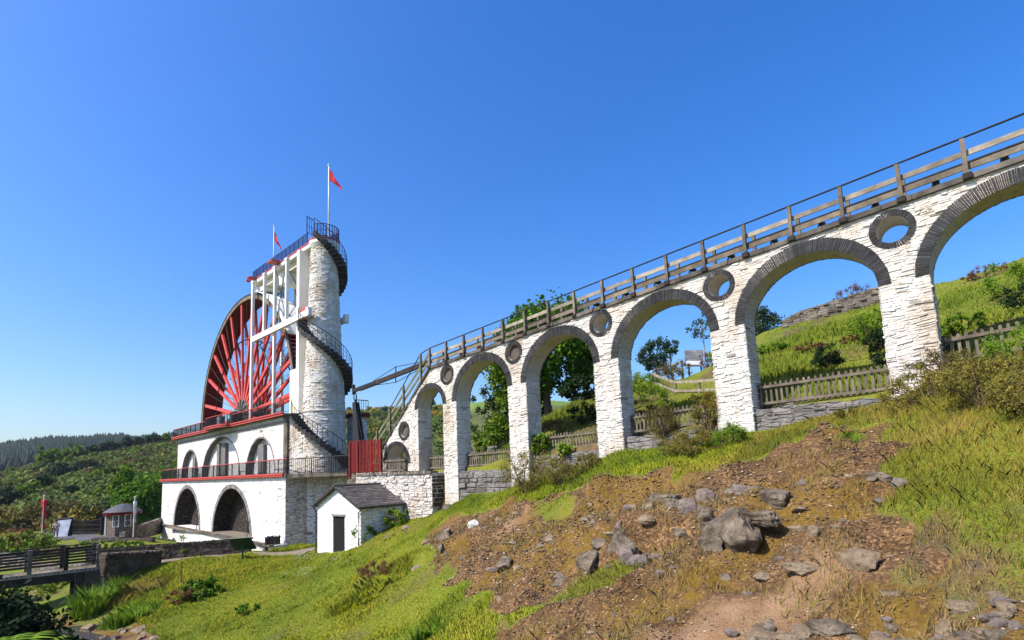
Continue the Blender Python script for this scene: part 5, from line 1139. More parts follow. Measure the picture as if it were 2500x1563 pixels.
# a visitor standing in front of the board
pr = thing('person', (-68.9, 7.55, -5.05), 'person in white top and pale trousers standing before the white board', 'person')
def skinned(name, mat, parent, verts, edges, radii):
    me = bpy.data.meshes.new(name); me.from_pydata(verts, edges, []); o = bpy.data.objects.new(name, me); C.objects.link(o); o.parent = parent; me.materials.append(M[mat])
    sk = o.modifiers.new('skin', 'SKIN'); me.skin_vertices.new() if not me.skin_vertices else None
    for i, r_ in enumerate(radii): me.skin_vertices[0].data[i].radius = (r_, r_)
    me.skin_vertices[0].data[0].use_root = True; sb = o.modifiers.new('sub', 'SUBSURF'); sb.levels = 1; sb.render_levels = 1; ORG[o.name] = ORG[parent.name]; return o
body = [(0, 0, .90), (0, 0, 1.15), (0, 0, 1.38), (0, 0, 1.48), (.01, -.01, 1.56), (.02, -.02, 1.68), (.10, 0, .86), (.11, .02, .47), (.12, 0, .07), (.12, -.14, .03), (-.10, 0, .86), (-.12, -.04, .47), (-.13, .02, .07), (-.13, -.12, .03), (.20, 0, 1.36), (.26, -.02, 1.10), (.22, -.20, 1.02), (.20, -.28, 1.02), (-.20, 0, 1.36), (-.26, -.02, 1.10), (-.20, -.22, 1.0), (-.18, -.30, 1.0)]
be = [(0, 1), (1, 2), (2, 3), (3, 4), (4, 5), (0, 6), (6, 7), (7, 8), (8, 9), (0, 10), (10, 11), (11, 12), (12, 13), (2, 14), (14, 15), (15, 16), (16, 17), (2, 18), (18, 19), (19, 20), (20, 21)]
skinned('body', 'skin', pr, body, be, [.14, .13, .15, .06, .07, .10, .09, .065, .04, .035, .09, .065, .04, .035, .06, .045, .035, .03, .06, .045, .035, .03])
sh = [body[i] for i in (0, 1, 2)] + [(.20, 0, 1.36), (.25, -.01, 1.15), (-.20, 0, 1.36), (-.25, -.01, 1.15)]
skinned('shirt', 'cloth_white', pr, sh, [(0, 1), (1, 2), (2, 3), (3, 4), (2, 5), (5, 6)], [.165, .155, .17, .08, .07, .08, .07])
tr_ = [body[i] for i in (0, 6, 7, 10, 11)] + [(.12, 0, .14), (-.13, .02, .14)]
skinned('trousers', 'trousers', pr, tr_, [(0, 1), (1, 2), (2, 5), (0, 3), (3, 4), (4, 6)], [.155, .11, .085, .11, .085, .065, .065])
mb = MB(); mb.lathe(.02, .0, [(0, 1.81), (.07, 1.79), (.108, 1.73), (.112, 1.67), (.09, 1.62)], 12); hb = mb.build('hair', 'hair', pr, True, org=(0, 0, 0)); hb.location = (0, .015, 0); pr.rotation_euler = (0, 0, math.radians(70))

def banner(x, y, z0, h, mat, label, wdt, flen):
    t = thing('banner_pole', (x, y, z0), label, 'flagpole'); mb = MB(); mb.tube([(x, y, z0 - .3), (x, y, z0 + h)], .045, 8); mb.build('pole', 'pole_white', t); mb = MB(); mb.lathe(x, y, [(0, z0 + h - .02), (.09, z0 + h), (.09, z0 + h + .06), (0, z0 + h + .1)], 8); mb.build('cap', 'pole_white', t)
    r = random.Random(int(h * 10)); vs, fs = [], []; n = 14
    for i in range(n + 1):
        v = i / n; ww = wdt * (.55 + .45 * math.sin(v * 7 + 1) ** 2) * (1.1 - .3 * v)
        for j in range(6):
            u = j / 5; a = u * 4.5; vs.append((x + ww * (u - .35) * .45 + .05 * math.sin(a + v * 3), y + ww * (u - .35) * .9, z0 + h - .35 - flen * v))
    for i in range(n):
        for j in range(5): fs.append((i * 6 + j, i * 6 + j + 1, i * 6 + j + 7, i * 6 + j + 6))
    mb = MB(); mb.add(vs, fs); o = mb.build('flag', mat, t, True); o.modifiers.new('cloth', 'SOLIDIFY').thickness = .01
banner(-67.2, 6.35, -5.3, 4.4, 'flag_red', 'white pole with a limp red flag above an orange green bush', .42, 2.7)
banner(-59.2, 11.9, -5.1, 3.75, 'flag_white', 'white pole with a limp white flag in front of the kiosk', .30, 1.9)
dry_wall([(-63.6, 11.9, -5.1, -4.7), (-66.5, 14.2, -5.1, -4.25), (-70.2, 16.7, -5.1, -4.0)], 1, .5, 'brown stone wall rising beside the kiosk behind the white flag', cap=False, mat='drystone_light')
dry_wall([(-62.4, 9.5, -5.4, -4.95), (-56.6, 12.9, -5.5, -4.95)], 1, .4, 'low dark kerb wall at the edge of the kiosk tarmac', cap=False)
sn = thing('small_signpost', (-90, 6.2, -5.2), 'tiny pale two legged sign on the grass far beyond the bridge', 'sign'); mb = MB(); mb.box(-90.05, -89.95, 5.9, 6.0, -5.6, -3.6, .5); mb.box(-90.05, -89.95, 6.5, 6.6, -5.6, -3.6, .5); mb.build('leg', 'white_paint', sn); mb = MB(); mb.box(-90.1, -89.9, 5.85, 6.65, -3.9, -3.5, .5); mb.build('panel', 'white_paint', sn)

# ------------------------------------------------------------------ things on the bank seen through the arches
bzz = lambda x, y: float(bank_z(np.array([x]), np.array([y]))[0])
dry_wall([(x, y, bzz(x, y) - .1, bzz(x, y) + h) for x, y, h in ((-8.75, 31.2, .35), (-7.9, 31.4, .55), (-7.1, 31.6, .62), (-6.3, 31.8, .7), (-5.5, 32.0, .75), (-3.7, 32.3, .75))], 1, .55, 'dry stone field wall along the crest of the bank, seen through the tall arch', mat='drystone_light', cap=False, stone=(.06, .14), length=(.12, .32))
dry_wall([(-1.5, 33.1, 7.5, 7.95), (.8, 33.1, 7.9, 8.3), (5, 34, 8.6, 9.0)], 1, .5, 'low tumbled stone wall on the bank crest beyond the last arch', mat='drystone_light', cap=False)
pf = thing('post_and_rail_fence', (-12.7, 26, 3.4), 'grey post and rail fence curving up the track behind the gorse', 'fence')
line = [(-9.6, 24.6, 3.0), (-11.2, 25.4, 3.2), (-12.75, 26.0, 3.42), (-15.66, 29.0, 4.6), (-16.85, 31.8, 5.35), (-16.2, 32.8, 5.6), (-15.4, 32.6, 5.75)]
for p in line:
    mb = MB(); mb.box(p[0] - .06, p[0] + .06, p[1] - .06, p[1] + .06, p[2] - .5, p[2] + .72, .5); mb.build('post', 'timber', pf)
for a, b in zip(line, line[1:]):
    for h in (.20, .66):
        mb = MB(); mb.bar((a[0], a[1] - .05, a[2] + h), (b[0], b[1] - .05, b[2] + h), .05, .13, .6); mb.build('rail', 'timber_pale', pf)
sg_ = thing('display_board', (-15.1, 33.8, 6.2), 'square grey display board on two posts, high on the bank', 'sign board')
mb = MB(); mb.hexa([(-15.62, 33.5, 6.22), (-14.6, 33.95, 6.1), (-14.6, 34.02, 6.1), (-15.62, 33.57, 6.22), (-15.56, 33.5, 7.33), (-14.53, 33.95, 7.2), (-14.53, 34.02, 7.2), (-15.56, 33.57, 7.33)]); pn = mb.build('panel', 'board_grey', sg_)
mb = MB(); mb.hexa([(-15.52, 33.50, 6.32), (-14.68, 33.87, 6.22), (-14.68, 33.9, 6.22), (-15.52, 33.53, 6.32), (-15.51, 33.50, 6.58), (-14.66, 33.87, 6.48), (-14.66, 33.9, 6.48), (-15.51, 33.53, 6.58)]); mb.build('caption_strip', 'white_board', pn)
for x, y in ((-15.45, 33.68), (-14.75, 34.0)):
    mb = MB(); mb.box(x - .04, x + .04, y, y + .08, 5.4, 7.1, .4); mb.build('post', 'timber_dark', sg_)

# ------------------------------------------------------------------ farm on the skyline
fm = thing('farmhouse', (-252, 162, 32), 'grey farm building with a pitched roof on the green skyline', 'farmhouse')
def gable(mb1, mb2, x, y, z, L, W, h, rh, ang):
    ca, sa = math.cos(ang), math.sin(ang); T = lambda u, v, k: (x + u * ca - v * sa, y + u * sa + v * ca, z + k)
    mb1.hexa([T(-L, -W, -5), T(L, -W, -5), T(L, W, -5), T(-L, W, -5), T(-L, -W, h), T(L, -W, h), T(L, W, h), T(-L, W, h)])
    mb1.add([T(L, -W, h), T(L, W, h), T(L, 0, h + rh), T(-L, -W, h), T(-L, W, h), T(-L, 0, h + rh)], [(0, 1, 2), (5, 4, 3)])
    for s in (-1, 1): mb2.add([T(-L - .4, s * (W + .5), h - .3), T(L + .4, s * (W + .5), h - .3), T(L + .4, 0, h + rh + .15), T(-L - .4, 0, h + rh + .15)], [(0, 1, 2, 3)])
m1, m2 = MB(), MB(); gable(m1, m2, -251.5, 163.5, 31.5, 5.0, 3.5, 2.6, 1.9, math.radians(35)); m1.build('wall', 'drystone', fm); m2.build('roof', 'roof_slate', fm)
m1, m2 = MB(), MB(); gable(m1, m2, -257.5, 154.5, 31.0, 6.0, 2.2, 1.6, 1.1, math.radians(62)); m1.build('barn_wall', 'drystone_light', fm); m2.build('barn_roof', 'roof_slate', fm)
# ------------------------------------------------------------------ trees and shrubs
fz = lambda x, y: float(front_z(np.array([x]), np.array([y]))[0]); bz = lambda x, y: float(bank_z(np.array([x]), np.array([y]))[0])
def hz_(x, y): return float(hill_z(np.array([math.degrees(math.atan2(y, -x))]), np.array([math.hypot(x, y)]))[0])
tree('sycamore_tree', (-21.9, 26.6, 1.6), 9.9, 3.3, 'leaf_sycamore', 'broad leafy sycamore rising above the viaduct deck, filling the third and fourth arches', seed=3, clumps=130, per=110, leaf=.30, clump=1.0, squash=(1.0, 1, .98), cz=.58, trunk=.32, lower=.75)
tree('sycamore_tree', (-24.4, 25.7, 1.0), 8.9, 1.9, 'leaf_bright', 'slender bright green sycamore at the edge of the broad one, in the third arch', seed=8, clumps=60, per=95, leaf=.27, clump=.7, squash=(.8, .8, 1.55), cz=.60, trunk=.2, lower=.9)
tree('dark_yew', (-24.8, 27.5, 0.6), 5.2, 2.4, 'leaf_dark', 'dark evergreen tree low behind the sycamore, in the third arch', seed=9, clumps=60, per=120, leaf=.2, clump=.7, squash=(1, 1, 1.15), cz=.42, lower=.9)
tree('pine_tree', (-29.5, 29.0, -.2), 6.9, 1.9, 'leaf_conifer', 'thin yellowish conifer against the sky in the third arch', seed=12, clumps=60, per=80, leaf=.20, clump=.45, squash=(.75, .75, 1.7), cz=.5, lower=.95)
bush('laurel_bush', (-24.6, 24.6, .9), 3.4, 2.8, 'leaf_bright', 'bright green leafy bush above the dark retaining wall', seed=14, clumps=50, per=60, leaf=.22, aspect=.7)
bush('laurel_bush', (-17.6, 24.9, bz(-17.6, 24.9) - .3), 3.2, 1.6, 'leaf_dark', 'dark undergrowth in the shade at the foot of the broad sycamore', seed=15, clumps=50, per=60, leaf=.2, aspect=.7)
tree('hawthorn_tree', (-18.7, 35.4, 5.6), 3.1, 1.15, 'leaf_blue', 'rounded bluish green tree on the bank, at the top of the railed track', seed=21, clumps=46, per=70, leaf=.16, clump=.36, cz=.6, trunk=.1, squash=(1, 1, 1.1), lower=.8)
tree('rowan_tree', (-17.8, 35.9, 6.1), 2.7, .62, 'leaf_blue', 'thin young tree beside the rounded bluish one on the bank', seed=22, clumps=18, per=42, leaf=.15, clump=.28, cz=.72, trunk=.05)
tree('birch_tree', (-16.1, 38.0, 7.2), 3.6, .95, 'leaf_blue', 'airy sparse birch on the skyline above the display board', seed=23, clumps=26, per=26, leaf=.16, clump=.34, cz=.72, trunk=.05, squash=(1, 1, 1.3), bark='bark_pale', lower=.8)
tree('holly_tree', (-11.0, 34.2, bz(-11.0, 34.2) - .2), 2.7, 1.15, 'leaf_blue', 'dense dark green tree against the pier beside the field wall', seed=24, clumps=50, per=80, leaf=.14, clump=.36, cz=.55, trunk=.1, lower=.9)
G = 'gorse bushes along the viaduct foot'
def gorse(x, y, w, h, label, seed, mat='leaf_gorse', z=None, flower=None, clumps=46, per=150, leaf=.05, name='gorse_bush', aspect=.4):
    return bush(name, (x, y, (fz(x, y) if z is None else z) - .05), w, h, mat, label, 'bush', G, seed, clumps, per, leaf, aspect, 22, flower)
gorse(-14.95, 16.55, 2.5, 1.75, 'largest brown gorse bush, beside the mottled grey wall below the climber fence', 31, clumps=80, per=190)
gorse(-13.1, 16.5, 1.8, 1.15, 'brown gorse bush against the bright grass strip, next to the largest one', 32)
gorse(-12.1, 16.9, 1.5, .95, 'small greyish gorse bush at the foot of the middle white pier', 33)
gorse(-7.7, 16.6, 2.0, 1.1, 'olive gorse bush before the pale low wall, at the foot of the fifth pier', 34, clumps=60, per=170)
gorse(-6.5, 16.9, 1.2, .85, 'small greenish gorse at the white pier corner beside the drain wall', 35, 'leaf_fern')
gorse(-9.5, 18.05, 1.5, 1.25, 'bare brown gorse covering the middle of the picket fence above the pale wall', 36, 'leaf_heather', z=1.0)
gorse(-7.75, 18.1, 1.0, 1.55, 'gold flowered gorse at the end of the picket fence, tight against the pier', 37, z=1.05, flower='leaf_gorse_gold')
gorse(-1.55, 16.2, 2.1, 1.15, 'straggly brown gorse in front of the last full pier', 38, z=fz(-1.55, 16.2) - .1, clumps=60, per=130)
gorse(-.45, 14.7, 1.9, 1.2, 'big twiggy gorse at the picture edge, nearest the camera', 39, clumps=80, per=150)
gorse(.4, 13.4, 1.7, 1.05, 'green tipped gorse cut by the picture edge, lowest of its row', 40, 'leaf_gorse', clumps=60)
gorse(-1.1, 17.2, 1.5, .9, 'gorse against the end picket fence, behind the twiggy one', 41, 'leaf_heather')
gorse(.2, 16.8, 1.4, 1.1, 'bright green gorse below the end picket fence at the picture edge', 42, 'leaf_fern')
gorse(-3.4, 17.0, .9, .35, 'flat tuft of gorse at the base of the last full pier', 43, clumps=20)
bush('climbing_plant', (-15.75, 18.4, .45), 1.0, 1.4, 'leaf_bright', 'leafy bright green climber growing over a grey picket fence end', 'plant', None, 44, 26, 40, .16, .8, 8)
bush('elder_shrub', (-14.2, 18.2, .3), .9, .7, 'leaf_fern', 'small green shrub under the climber fence, beside the white pier', 'plant', None, 45, 16, 36, .13, .8, 6)
H = 'shrubs on the bank behind the viaduct'
for nm, x, y, w_, h_, mt, lb in (('bracken_clump', -16.1, 20.6, 2.2, .7, 'leaf_bracken', 'reddish dead bracken behind the climber fence'), ('bracken_clump', -18.0, 21.6, 1.2, .35, 'leaf_bracken', 'rusty bracken patch on the bright slope below the sycamore'),
    ('dark_gorse', -15.2, 21.2, 1.4, 1.1, 'leaf_dark', 'dark spiky shrub beside the pier above the dead bracken'), ('bracken_clump', -11.9, 21.8, 1.3, .5, 'leaf_bracken', 'brown bracken at the foot of the tall grass bank'),
    ('fern_clump', -13.0, 23.2, 2.1, 1.3, 'leaf_fern', 'tall yellow green fern bank below the railed track'), ('fern_clump', -14.2, 25.0, 2.0, 1.2, 'leaf_fern', 'fern growth higher up beside the railed track'), ('heather_bush', -15.9, 32.2, 2.6, 1.5, 'leaf_heather', 'brown heather bush beside the display board'),
    ('heather_bush', -13.9, 33.4, 1.0, 1.9, 'leaf_bracken', 'red brown shrub between the display board and the pier'), ('fern_clump', -11.0, 27.5, .9, 1.6, 'leaf_fern', 'upright yellow green shrub against the pier beyond the track'), ('dark_gorse', -4.9, 22.6, 1.1, .95, 'leaf_dark', 'round dark bush on the slope behind the complete picket fence'),
    ('fern_clump', -3.7, 24.6, 1.7, 1.5, 'leaf_fern', 'tall feathery green shrub against the last full pier'), ('dark_gorse', -3.3, 23.2, .8, .9, 'leaf_dark', 'dark bush below the feathery green shrub'), ('bracken_clump', -6.0, 25.2, 1.7, .4, 'leaf_bracken', 'orange brown bracken patch in the middle of the slope'), ('bracken_clump', -4.6, 25.6, 1.0, .4, 'leaf_bracken', 'smaller bracken patch beside the feathery shrub'),
    ('fern_clump', -8.1, 22.4, 1.8, .6, 'leaf_fern', 'bright low ferns beside the fifth pier'), ('fern_clump', -7.9, 26.5, 1.9, .6, 'leaf_fern', 'bright ferns below the field wall'), ('fern_clump', .6, 25.5, 2.2, 1.4, 'leaf_fern', 'bushy green shrub on the slope beyond the last arch'), ('dark_gorse', 1.0, 23.0, 2.2, 1.0, 'leaf_dark', 'dark shaded shrub above the end picket fence'),
    ('fern_clump', -.9, 22.5, 1.6, .7, 'leaf_fern', 'ferns beside the last full pier beyond the final arch'), ('bracken_clump', -.3, 32.0, 1.8, .6, 'leaf_bracken', 'dead bracken on the crest wall beyond the last arch'), ('bracken_clump', -5.6, 32.6, 2.6, 1.0, 'leaf_bracken', 'dead bracken along the top of the field wall'), ('bracken_clump', -8.4, 32.2, 1.2, .5, 'leaf_bracken', 'dead bracken at the low end of the field wall'),
    ('dark_gorse', -6.9, 20.3, 1.5, .7, 'leaf_gorse', 'olive shrub just behind the complete picket fence'), ('dark_gorse', -2.0, 20.5, 3.0, .8, 'leaf_dark', 'dark growth behind the end picket fence')):
    z = bz(x, y) - .05 + (.35 if 'top of the field' in lb else 0)
    bush(nm, (x, y, z), w_, h_, mt, lb, 'plant', H, int(abs(x * 77 + y * 31)), 34, 95, .10 if mt != 'leaf_bracken' else .07, .35, 8)

# foreground plants
bush('holly_bush', (-17.0, .55, -5.3), 3.5, 3.5, 'leaf_shaded', 'large dark shaded bush in front of the footbridge', seed=50, clumps=90, per=150, leaf=.15, aspect=.6)
bush('holly_bush', (-18.6, 2.3, -6.0), 2.2, 2.3, 'leaf_shaded', 'dark low bush leaning over the stream bank', seed=51, clumps=50, per=110, leaf=.14, aspect=.6)
def tuft(name, loc, w_, h_, mat, n, label, cat='plant', seed=0, lean=.6, bw=.02):
    t = thing(name, loc, label, cat); r = np.random.RandomState(seed); a = r.rand(n) * 2 * PI; q = np.sqrt(r.rand(n)) * .5 * (.75 + .25 * np.sin(a * 2 + seed) + .12 * np.sin(a * 5 + seed))
    P = np.c_[loc[0] + np.cos(a) * q * w_, loc[1] + np.sin(a) * q * w_, np.full(n, loc[2] - .05)]
    if loc[1] < 18: P[:, 2] = front_z(P[:, 0], P[:, 1]) - .04
    hh = h_ * (1.05 - q * 1.3) * (.45 + 1.1 * vnoise(P[:, 0] * 2.2, P[:, 1] * 2.2, seed)); V, F, h2 = blades(P, hh, bw, seed, lean)
    arrays('foliage', V, F, np.clip(.5 + r.normal(size=n) * .25, 0, 1), mat, t); return t
def fern(name, loc, w_, h_, mat, n, label, seed):
    t = thing(name, loc, label, 'fern'); r = random.Random(seed); mb = MB()
    for i in range(n):
        a = r.uniform(0, 2 * PI); L = w_ * .5 * r.uniform(.6, 1.1); d = Vector((math.cos(a), math.sin(a), 0)); s = Vector((-d.y, d.x, 0)); b = Vector(loc)
        c = lambda u: b + d * L * u + Vector((0, 0, h_ * (1.7 * u - 1.1 * u * u) * 1.3))
        for k in range(1, 15):
            u = k / 15; p, q = c(u), c(u + .05); lw = L * .34 * math.sin(PI * min(1, u * 1.05)) ** .7 * (1.1 - u * .6)
            for sg in (1, -1): mb.add([p, q, p + s * sg * lw + d * lw * .45 - Vector((0, 0, lw * .2))], [(0, 1, 2)], r.uniform(.2, .9))
    mb.build('frond', mat, t); return t
fern('fern', (-12.2, .75, -3.5), 2.2, 1.1, 'leaf_fern', 26, 'bright green fern in the bottom corner below the dark bush', 52)
fern('fern', (-14.3, 1.6, -3.9), 1.7, .8, 'leaf_fern', 22, 'green fern between the dark bush and the stream', 53)
fern('fern', (-15.6, 2.6, -4.6), 1.8, .8, 'leaf_fern', 26, 'leafy fern clump at the near edge of the stream', 54)
tuft('rush_tuft', (-18.4, 11.4, 0), 3.4, .48, 'grass_blade', 3000, 'mound of tall yellow green grass around dead bracken on the lawn', seed=55, lean=.8, bw=.026)
bush('bracken_clump', (-19.0, 11.9, fz(-19.0, 11.9)), 1.5, .75, 'leaf_bracken', 'red brown dead bracken in the middle of the grass mound', 'plant', None, 56, 30, 120, .10, .2, 14)
bush('nettle_clump', (-31.0, 9.3, fz(-31.0, 9.3)), 1.9, .95, 'leaf_sycamore', 'dark green leafy clump on the lawn below the path', 'plant', None, 57, 34, 90, .13, .6, 8)
bush('bracken_clump', (-31.3, 8.4, fz(-31.3, 8.4)), 1.6, .8, 'leaf_bracken', 'brown dead stalks beside the dark leafy clump', 'plant', None, 58, 30, 90, .12, .2, 14)
bush('nettle_clump', (-25.3, 9.4, fz(-25.3, 9.4)), 1.3, .45, 'leaf_sycamore', 'small dark green clump low on the lawn', 'plant', None, 59, 18, 60, .11, .6, 5)
sp_ = thing('sapling', (-34.0, 9.1, fz(-34.0, 9.1)), 'single thin sapling on the lawn near the abutment wall', 'sapling'); q = ORG[sp_.name]; mb = MB(); mb.tube([q, q + Vector((.05, 0, 1.6)), q + Vector((.02, .05, 3.0))], [.025, .018, .008], 5); mb.build('stem', 'twig', sp_)
V, F, T = leaf_cloud([(q.x, q.y, q.z + z) for z in (1.2, 2.0, 2.6, 2.95)], [.16, .2, .2, .12], [14, 22, 26, 12], .12, [.5] * 4, seed=4); arrays('foliage', V, F, T, 'leaf_bright', sp_)
tuft('rush_tuft', (-36.2, 5.9, 0), 2.6, 1.35, 'leaf_fern', 900, 'tall lush grass clump beside the bridge abutment', seed=60, lean=.6, bw=.05)
tuft('rush_tuft', (-35.4, 7.6, 0), 3.2, .8, 'grass_bank', 1200, 'long grass on the bank below the abutment wall', seed=61, lean=.6, bw=.04)
tuft('rush_tuft', (-32.3, 6.6, 0), 2.6, .8, 'leaf_fern', 1000, 'bright grass cushion overhanging the stream boulders', seed=62, lean=.8, bw=.04)
tuft('reed_tuft', (-12.0, 9.05, 0), .8, .62, 'leaf_fern', 260, 'small tuft of rushes at the bottom of the lawn', seed=63, lean=.45, bw=.03)
tuft('grass_tuft', (-4.62, 11.0, 0), .55, .42, 'grass_bank', 240, 'pale grass tuft below the big split boulder', seed=64, bw=.012)
tuft('grass_tuft', (-3.0, 15.0, 0), .7, .3, 'leaf_fern', 220, 'green tuft on the brown soil near the drain wall', seed=65, bw=.016)
tuft('grass_tuft', (-4.12, 11.25, 0), .3, .28, 'leaf_fern', 60, 'tiny fern tuft in the hollow of the big boulder', seed=66, bw=.03)
bush('nettle_clump', (-24.4, 16.5, fz(-24.4, 16.5)), 1.6, 1.0, 'leaf_bright', 'bright weeds at the foot of the retaining wall', 'plant', None, 67, 26, 50, .14, .6, 8)
bush('nettle_clump', (-25.6, 15.6, fz(-25.6, 15.6) - .1), 1.6, 1.0, 'leaf_sycamore', 'dark weeds against the shaded side of the small house', 'plant', None, 68, 26, 60, .12, .6, 8)
tuft('grass_tuft', (-28.2, 17.75, .02), 1.5, .4, 'leaf_fern', 420, 'grass growing on top of the retaining wall by the red fence', seed=69, bw=.03)

# yard and valley plants
tree('sycamore_tree', (-79.3, 16.4, -5.6), 6.2, 2.55, 'leaf_sycamore', 'round bright sycamore between the kiosk and the wheel house', seed=71, clumps=110, per=60, leaf=.5, clump=.95, squash=(1.05, 1.1, .92), cz=.52, lower=.9)
tree('poplar_tree', (-90.4, 16.9, -5.6), 9.2, 1.25, 'leaf_bright', 'narrow upright tree rising behind the round sycamore', seed=72, clumps=50, per=45, leaf=.5, clump=.8, squash=(.85, .9, 2.2), cz=.56, lower=.95)
bush('hydrangea_bush', (-63.5, 5.0, -5.9), 4.6, 2.3, 'leaf_fern', 'green flowering bush with orange tips behind the footbridge', seed=73, clumps=60, per=60, leaf=.22, aspect=.7, flower='leaf_bracken')
bush('heather_bush', (-66.0, 4.4, -5.8), 4.4, 2.2, 'leaf_bracken', 'orange brown bush behind the green flowering one', seed=74, clumps=40, per=60, leaf=.2)
for i, (x, y, w_, h_, mt, lb) in enumerate(((-92, 4.2, 10, 3.6, 'leaf_gorse', 'brown gorse mass left of the red flag'), (-89, 9.2, 10, 4.2, 'leaf_heather', 'domed brown gorse behind the white board'), (-84, 11.6, 8, 3.4, 'leaf_gorse', 'brown gorse behind the iron gate'), (-83, 14.0, 6, 4.0, 'leaf_dark', 'dark shrub behind the kiosk'))):
    bush('gorse_thicket', (x, y, -5.8), w_, h_, mt, lb.replace('left of', 'beside'), 'bush', 'gorse thickets behind the kiosk yard', 75 + i, 60, 60, .45, .5, 6)
for i, (x, y, w_, lb) in enumerate(((-56.5, 8.6, 5, 'yellow green weeds between bridge and kiosk'), (-52.5, 9.6, 5, 'bright yellow weeds before the low kerb wall'), (-60.5, 7.2, 5, 'olive weeds beside the flowering bush'), (-49.5, 11.6, 4, 'pale weeds near the wheel house corner'))):
    bush('weed_patch', (x, y, fz(x, y) - .1), w_, .8, 'leaf_gorse' if i == 2 else 'leaf_bright', lb, 'plant', 'weeds along the river wall', 80 + i, 40, 50, .2, .6, 4)
for i, (x, y, lb) in enumerate(((-45.5, 5.2, 'leafy growth under the near end of the footbridge'), (-43.0, 3.6, 'green ivy below the footbridge beam'))):
    bush('weed_patch', (x, y, -7.0), 3.0, 1.8, 'leaf_bright', lb, 'plant', 'weeds along the river wall', 85 + i, 30, 50, .16, .6, 4)

# single trees over the valley side
protos = []
for k, (mt, h_, r_, sq) in enumerate((('leaf_hill', 6, 3.2, (1.1, 1.1, .8)), ('leaf_bright', 6.5, 3.2, (1, 1, .95)), ('leaf_dark', 6, 2.8, (1, 1, 1.0)), ('leaf_blue', 7.5, 2.6, (.9, .9, 1.3)))):
    protos.append(tree('valley_tree', (-150, 20 + 9 * k, 0), h_, r_, mt, ['olive tree', 'bright green tree', 'dark green tree', 'bluish green tree'][k] + ' among others on the far valley side', group='trees scattered over the valley side', seed=90 + k, clumps=34, per=26, leaf=1.0, clump=1.0, squash=sq, cz=.5, trunk=.2, lower=.9))
r_ = random.Random(77); used = [0] * 4; spots = []
for az, d, k, s in ((3.2, 150, 2, 1.5), (4.0, 155, 1, 1.4), (4.6, 160, 1, 1.2), (5.3, 165, 2, 1.4), (2.8, 140, 2, 1.3), (6.3, 180, 3, 1.3), (7.4, 190, 3, 1.1), (8.2, 200, 2, 1.2), (9.0, 170, 1, .9), (5.6, 240, 1, 1.8), (6.4, 250, 0, 1.5), (7.1, 255, 1, 1.8), (8.3, 260, 2, 1.6), (9.4, 265, 2, 1.8), (10.6, 270, 3, 1.7), (11.5, 280, 2, 1.7), (12.6, 290, 2, 1.9), (13.4, 290, 1, 1.5), (9.8, 175, 0, 1.0), (10.6, 150, 1, 1.0)): spots.append((az, d, k, s * .55))
for _ in range(74):
    az = r_.uniform(2.2, 15) if r_.random() < .6 else r_.uniform(28, 41); spots.append((az, r_.uniform(115, 300), r_.choice((0, 0, 0, 2, 3, 1)), r_.uniform(.25, .55)))
for az, d, k, s in spots:
    a = math.radians(az); x, y = -d * math.cos(a), d * math.sin(a); loc = (x, y, hz_(x, y) - .6)
    if used[k] == 0: protos[k].location = loc; protos[k].scale = (s, s, s); used[k] = 1
    else: copy_tree(protos[k], loc, r_.uniform(0, 6.28), s)

# scrub and conifers that read as a mass
def scatter_mass(name, n, azr, rr, size, mat, label, cat, seed, cone=False, dens=None):
    r = np.random.RandomState(seed); az = r.uniform(*azr, n); d = r.uniform(*rr, n)
    if dens is not None: keep = dens(az, d) > r.rand(n); az, d = az[keep], d[keep]
    n = len(az); a = np.radians(az); P = np.c_[-d * np.cos(a), d * np.sin(a), hill_z(az, d)]
    if cone:
        h = size * (.7 + .6 * r.rand(n)); w_ = h * .24; k = 6; an = np.arange(k) * 2 * PI / k; Vs = []; Fs = []
        for lv, (zz, wf, zt) in enumerate(((.12, 1., .62), (.42, .68, 1.0))):
            ring = np.stack([P[:, None, 0] + (w_ * wf)[:, None] * np.cos(an) * (.8 + .4 * r.rand(n, k)), P[:, None, 1] + (w_ * wf)[:, None] * np.sin(an) * (.8 + .4 * r.rand(n, k)), P[:, None, 2] + (h * zz)[:, None] + np.zeros((n, k))], -1)
            Vs.append(np.concatenate([ring, (P + np.c_[np.zeros(n), np.zeros(n), h * zt])[:, None]], 1))
        V = np.concatenate(Vs, 1).reshape(-1, 3); m_ = 2 * (k + 1); base = np.arange(n) * m_
        F = np.concatenate([np.stack([base + o + i, base + o + (i + 1) % k, base + o + k], -1) for o in (0, k + 1) for i in range(k)]); T = r.rand(len(F))
    else:
        c = 36; s = size * (.5 + r.rand(n)); d3 = r.normal(size=(n, c, 3)); d3 /= np.linalg.norm(d3, axis=2)[..., None]; p = P[:, None] + d3 * s[:, None, None] * np.array([.8, .8, .5]) * (.5 + .5 * r.rand(n, c, 1)) + np.array([0, 0, 1.]) * (s * .35)[:, None, None]
        a3 = r.normal(size=(n, c, 3)); a3 /= np.linalg.norm(a3, axis=2)[..., None]; b3 = np.cross(d3 * .5 + np.array([0, 0, .6]) + r.normal(size=(n, c, 3)) * .4, a3); b3 /= np.linalg.norm(b3, axis=2)[..., None]
        q = (s * .22)[:, None, None]; V = np.stack([p - a3 * q, p + b3 * q, p + a3 * q, p - b3 * q], 2).reshape(-1, 3); F = np.arange(len(V)).reshape(-1, 4); T = np.repeat(np.clip(r.rand(n) + 0, 0, 1), c) * .7 + r.rand(n * c) * .3
    return tag(arrays(name, V, F, T, mat), label, cat, kind='stuff')
scatter_mass('conifer_forest', 9000, (-6, 17), (560, 1030), 15, 'leaf_forest', 'dark blue green conifer forest along the far ridge', 'forest', 101, True)
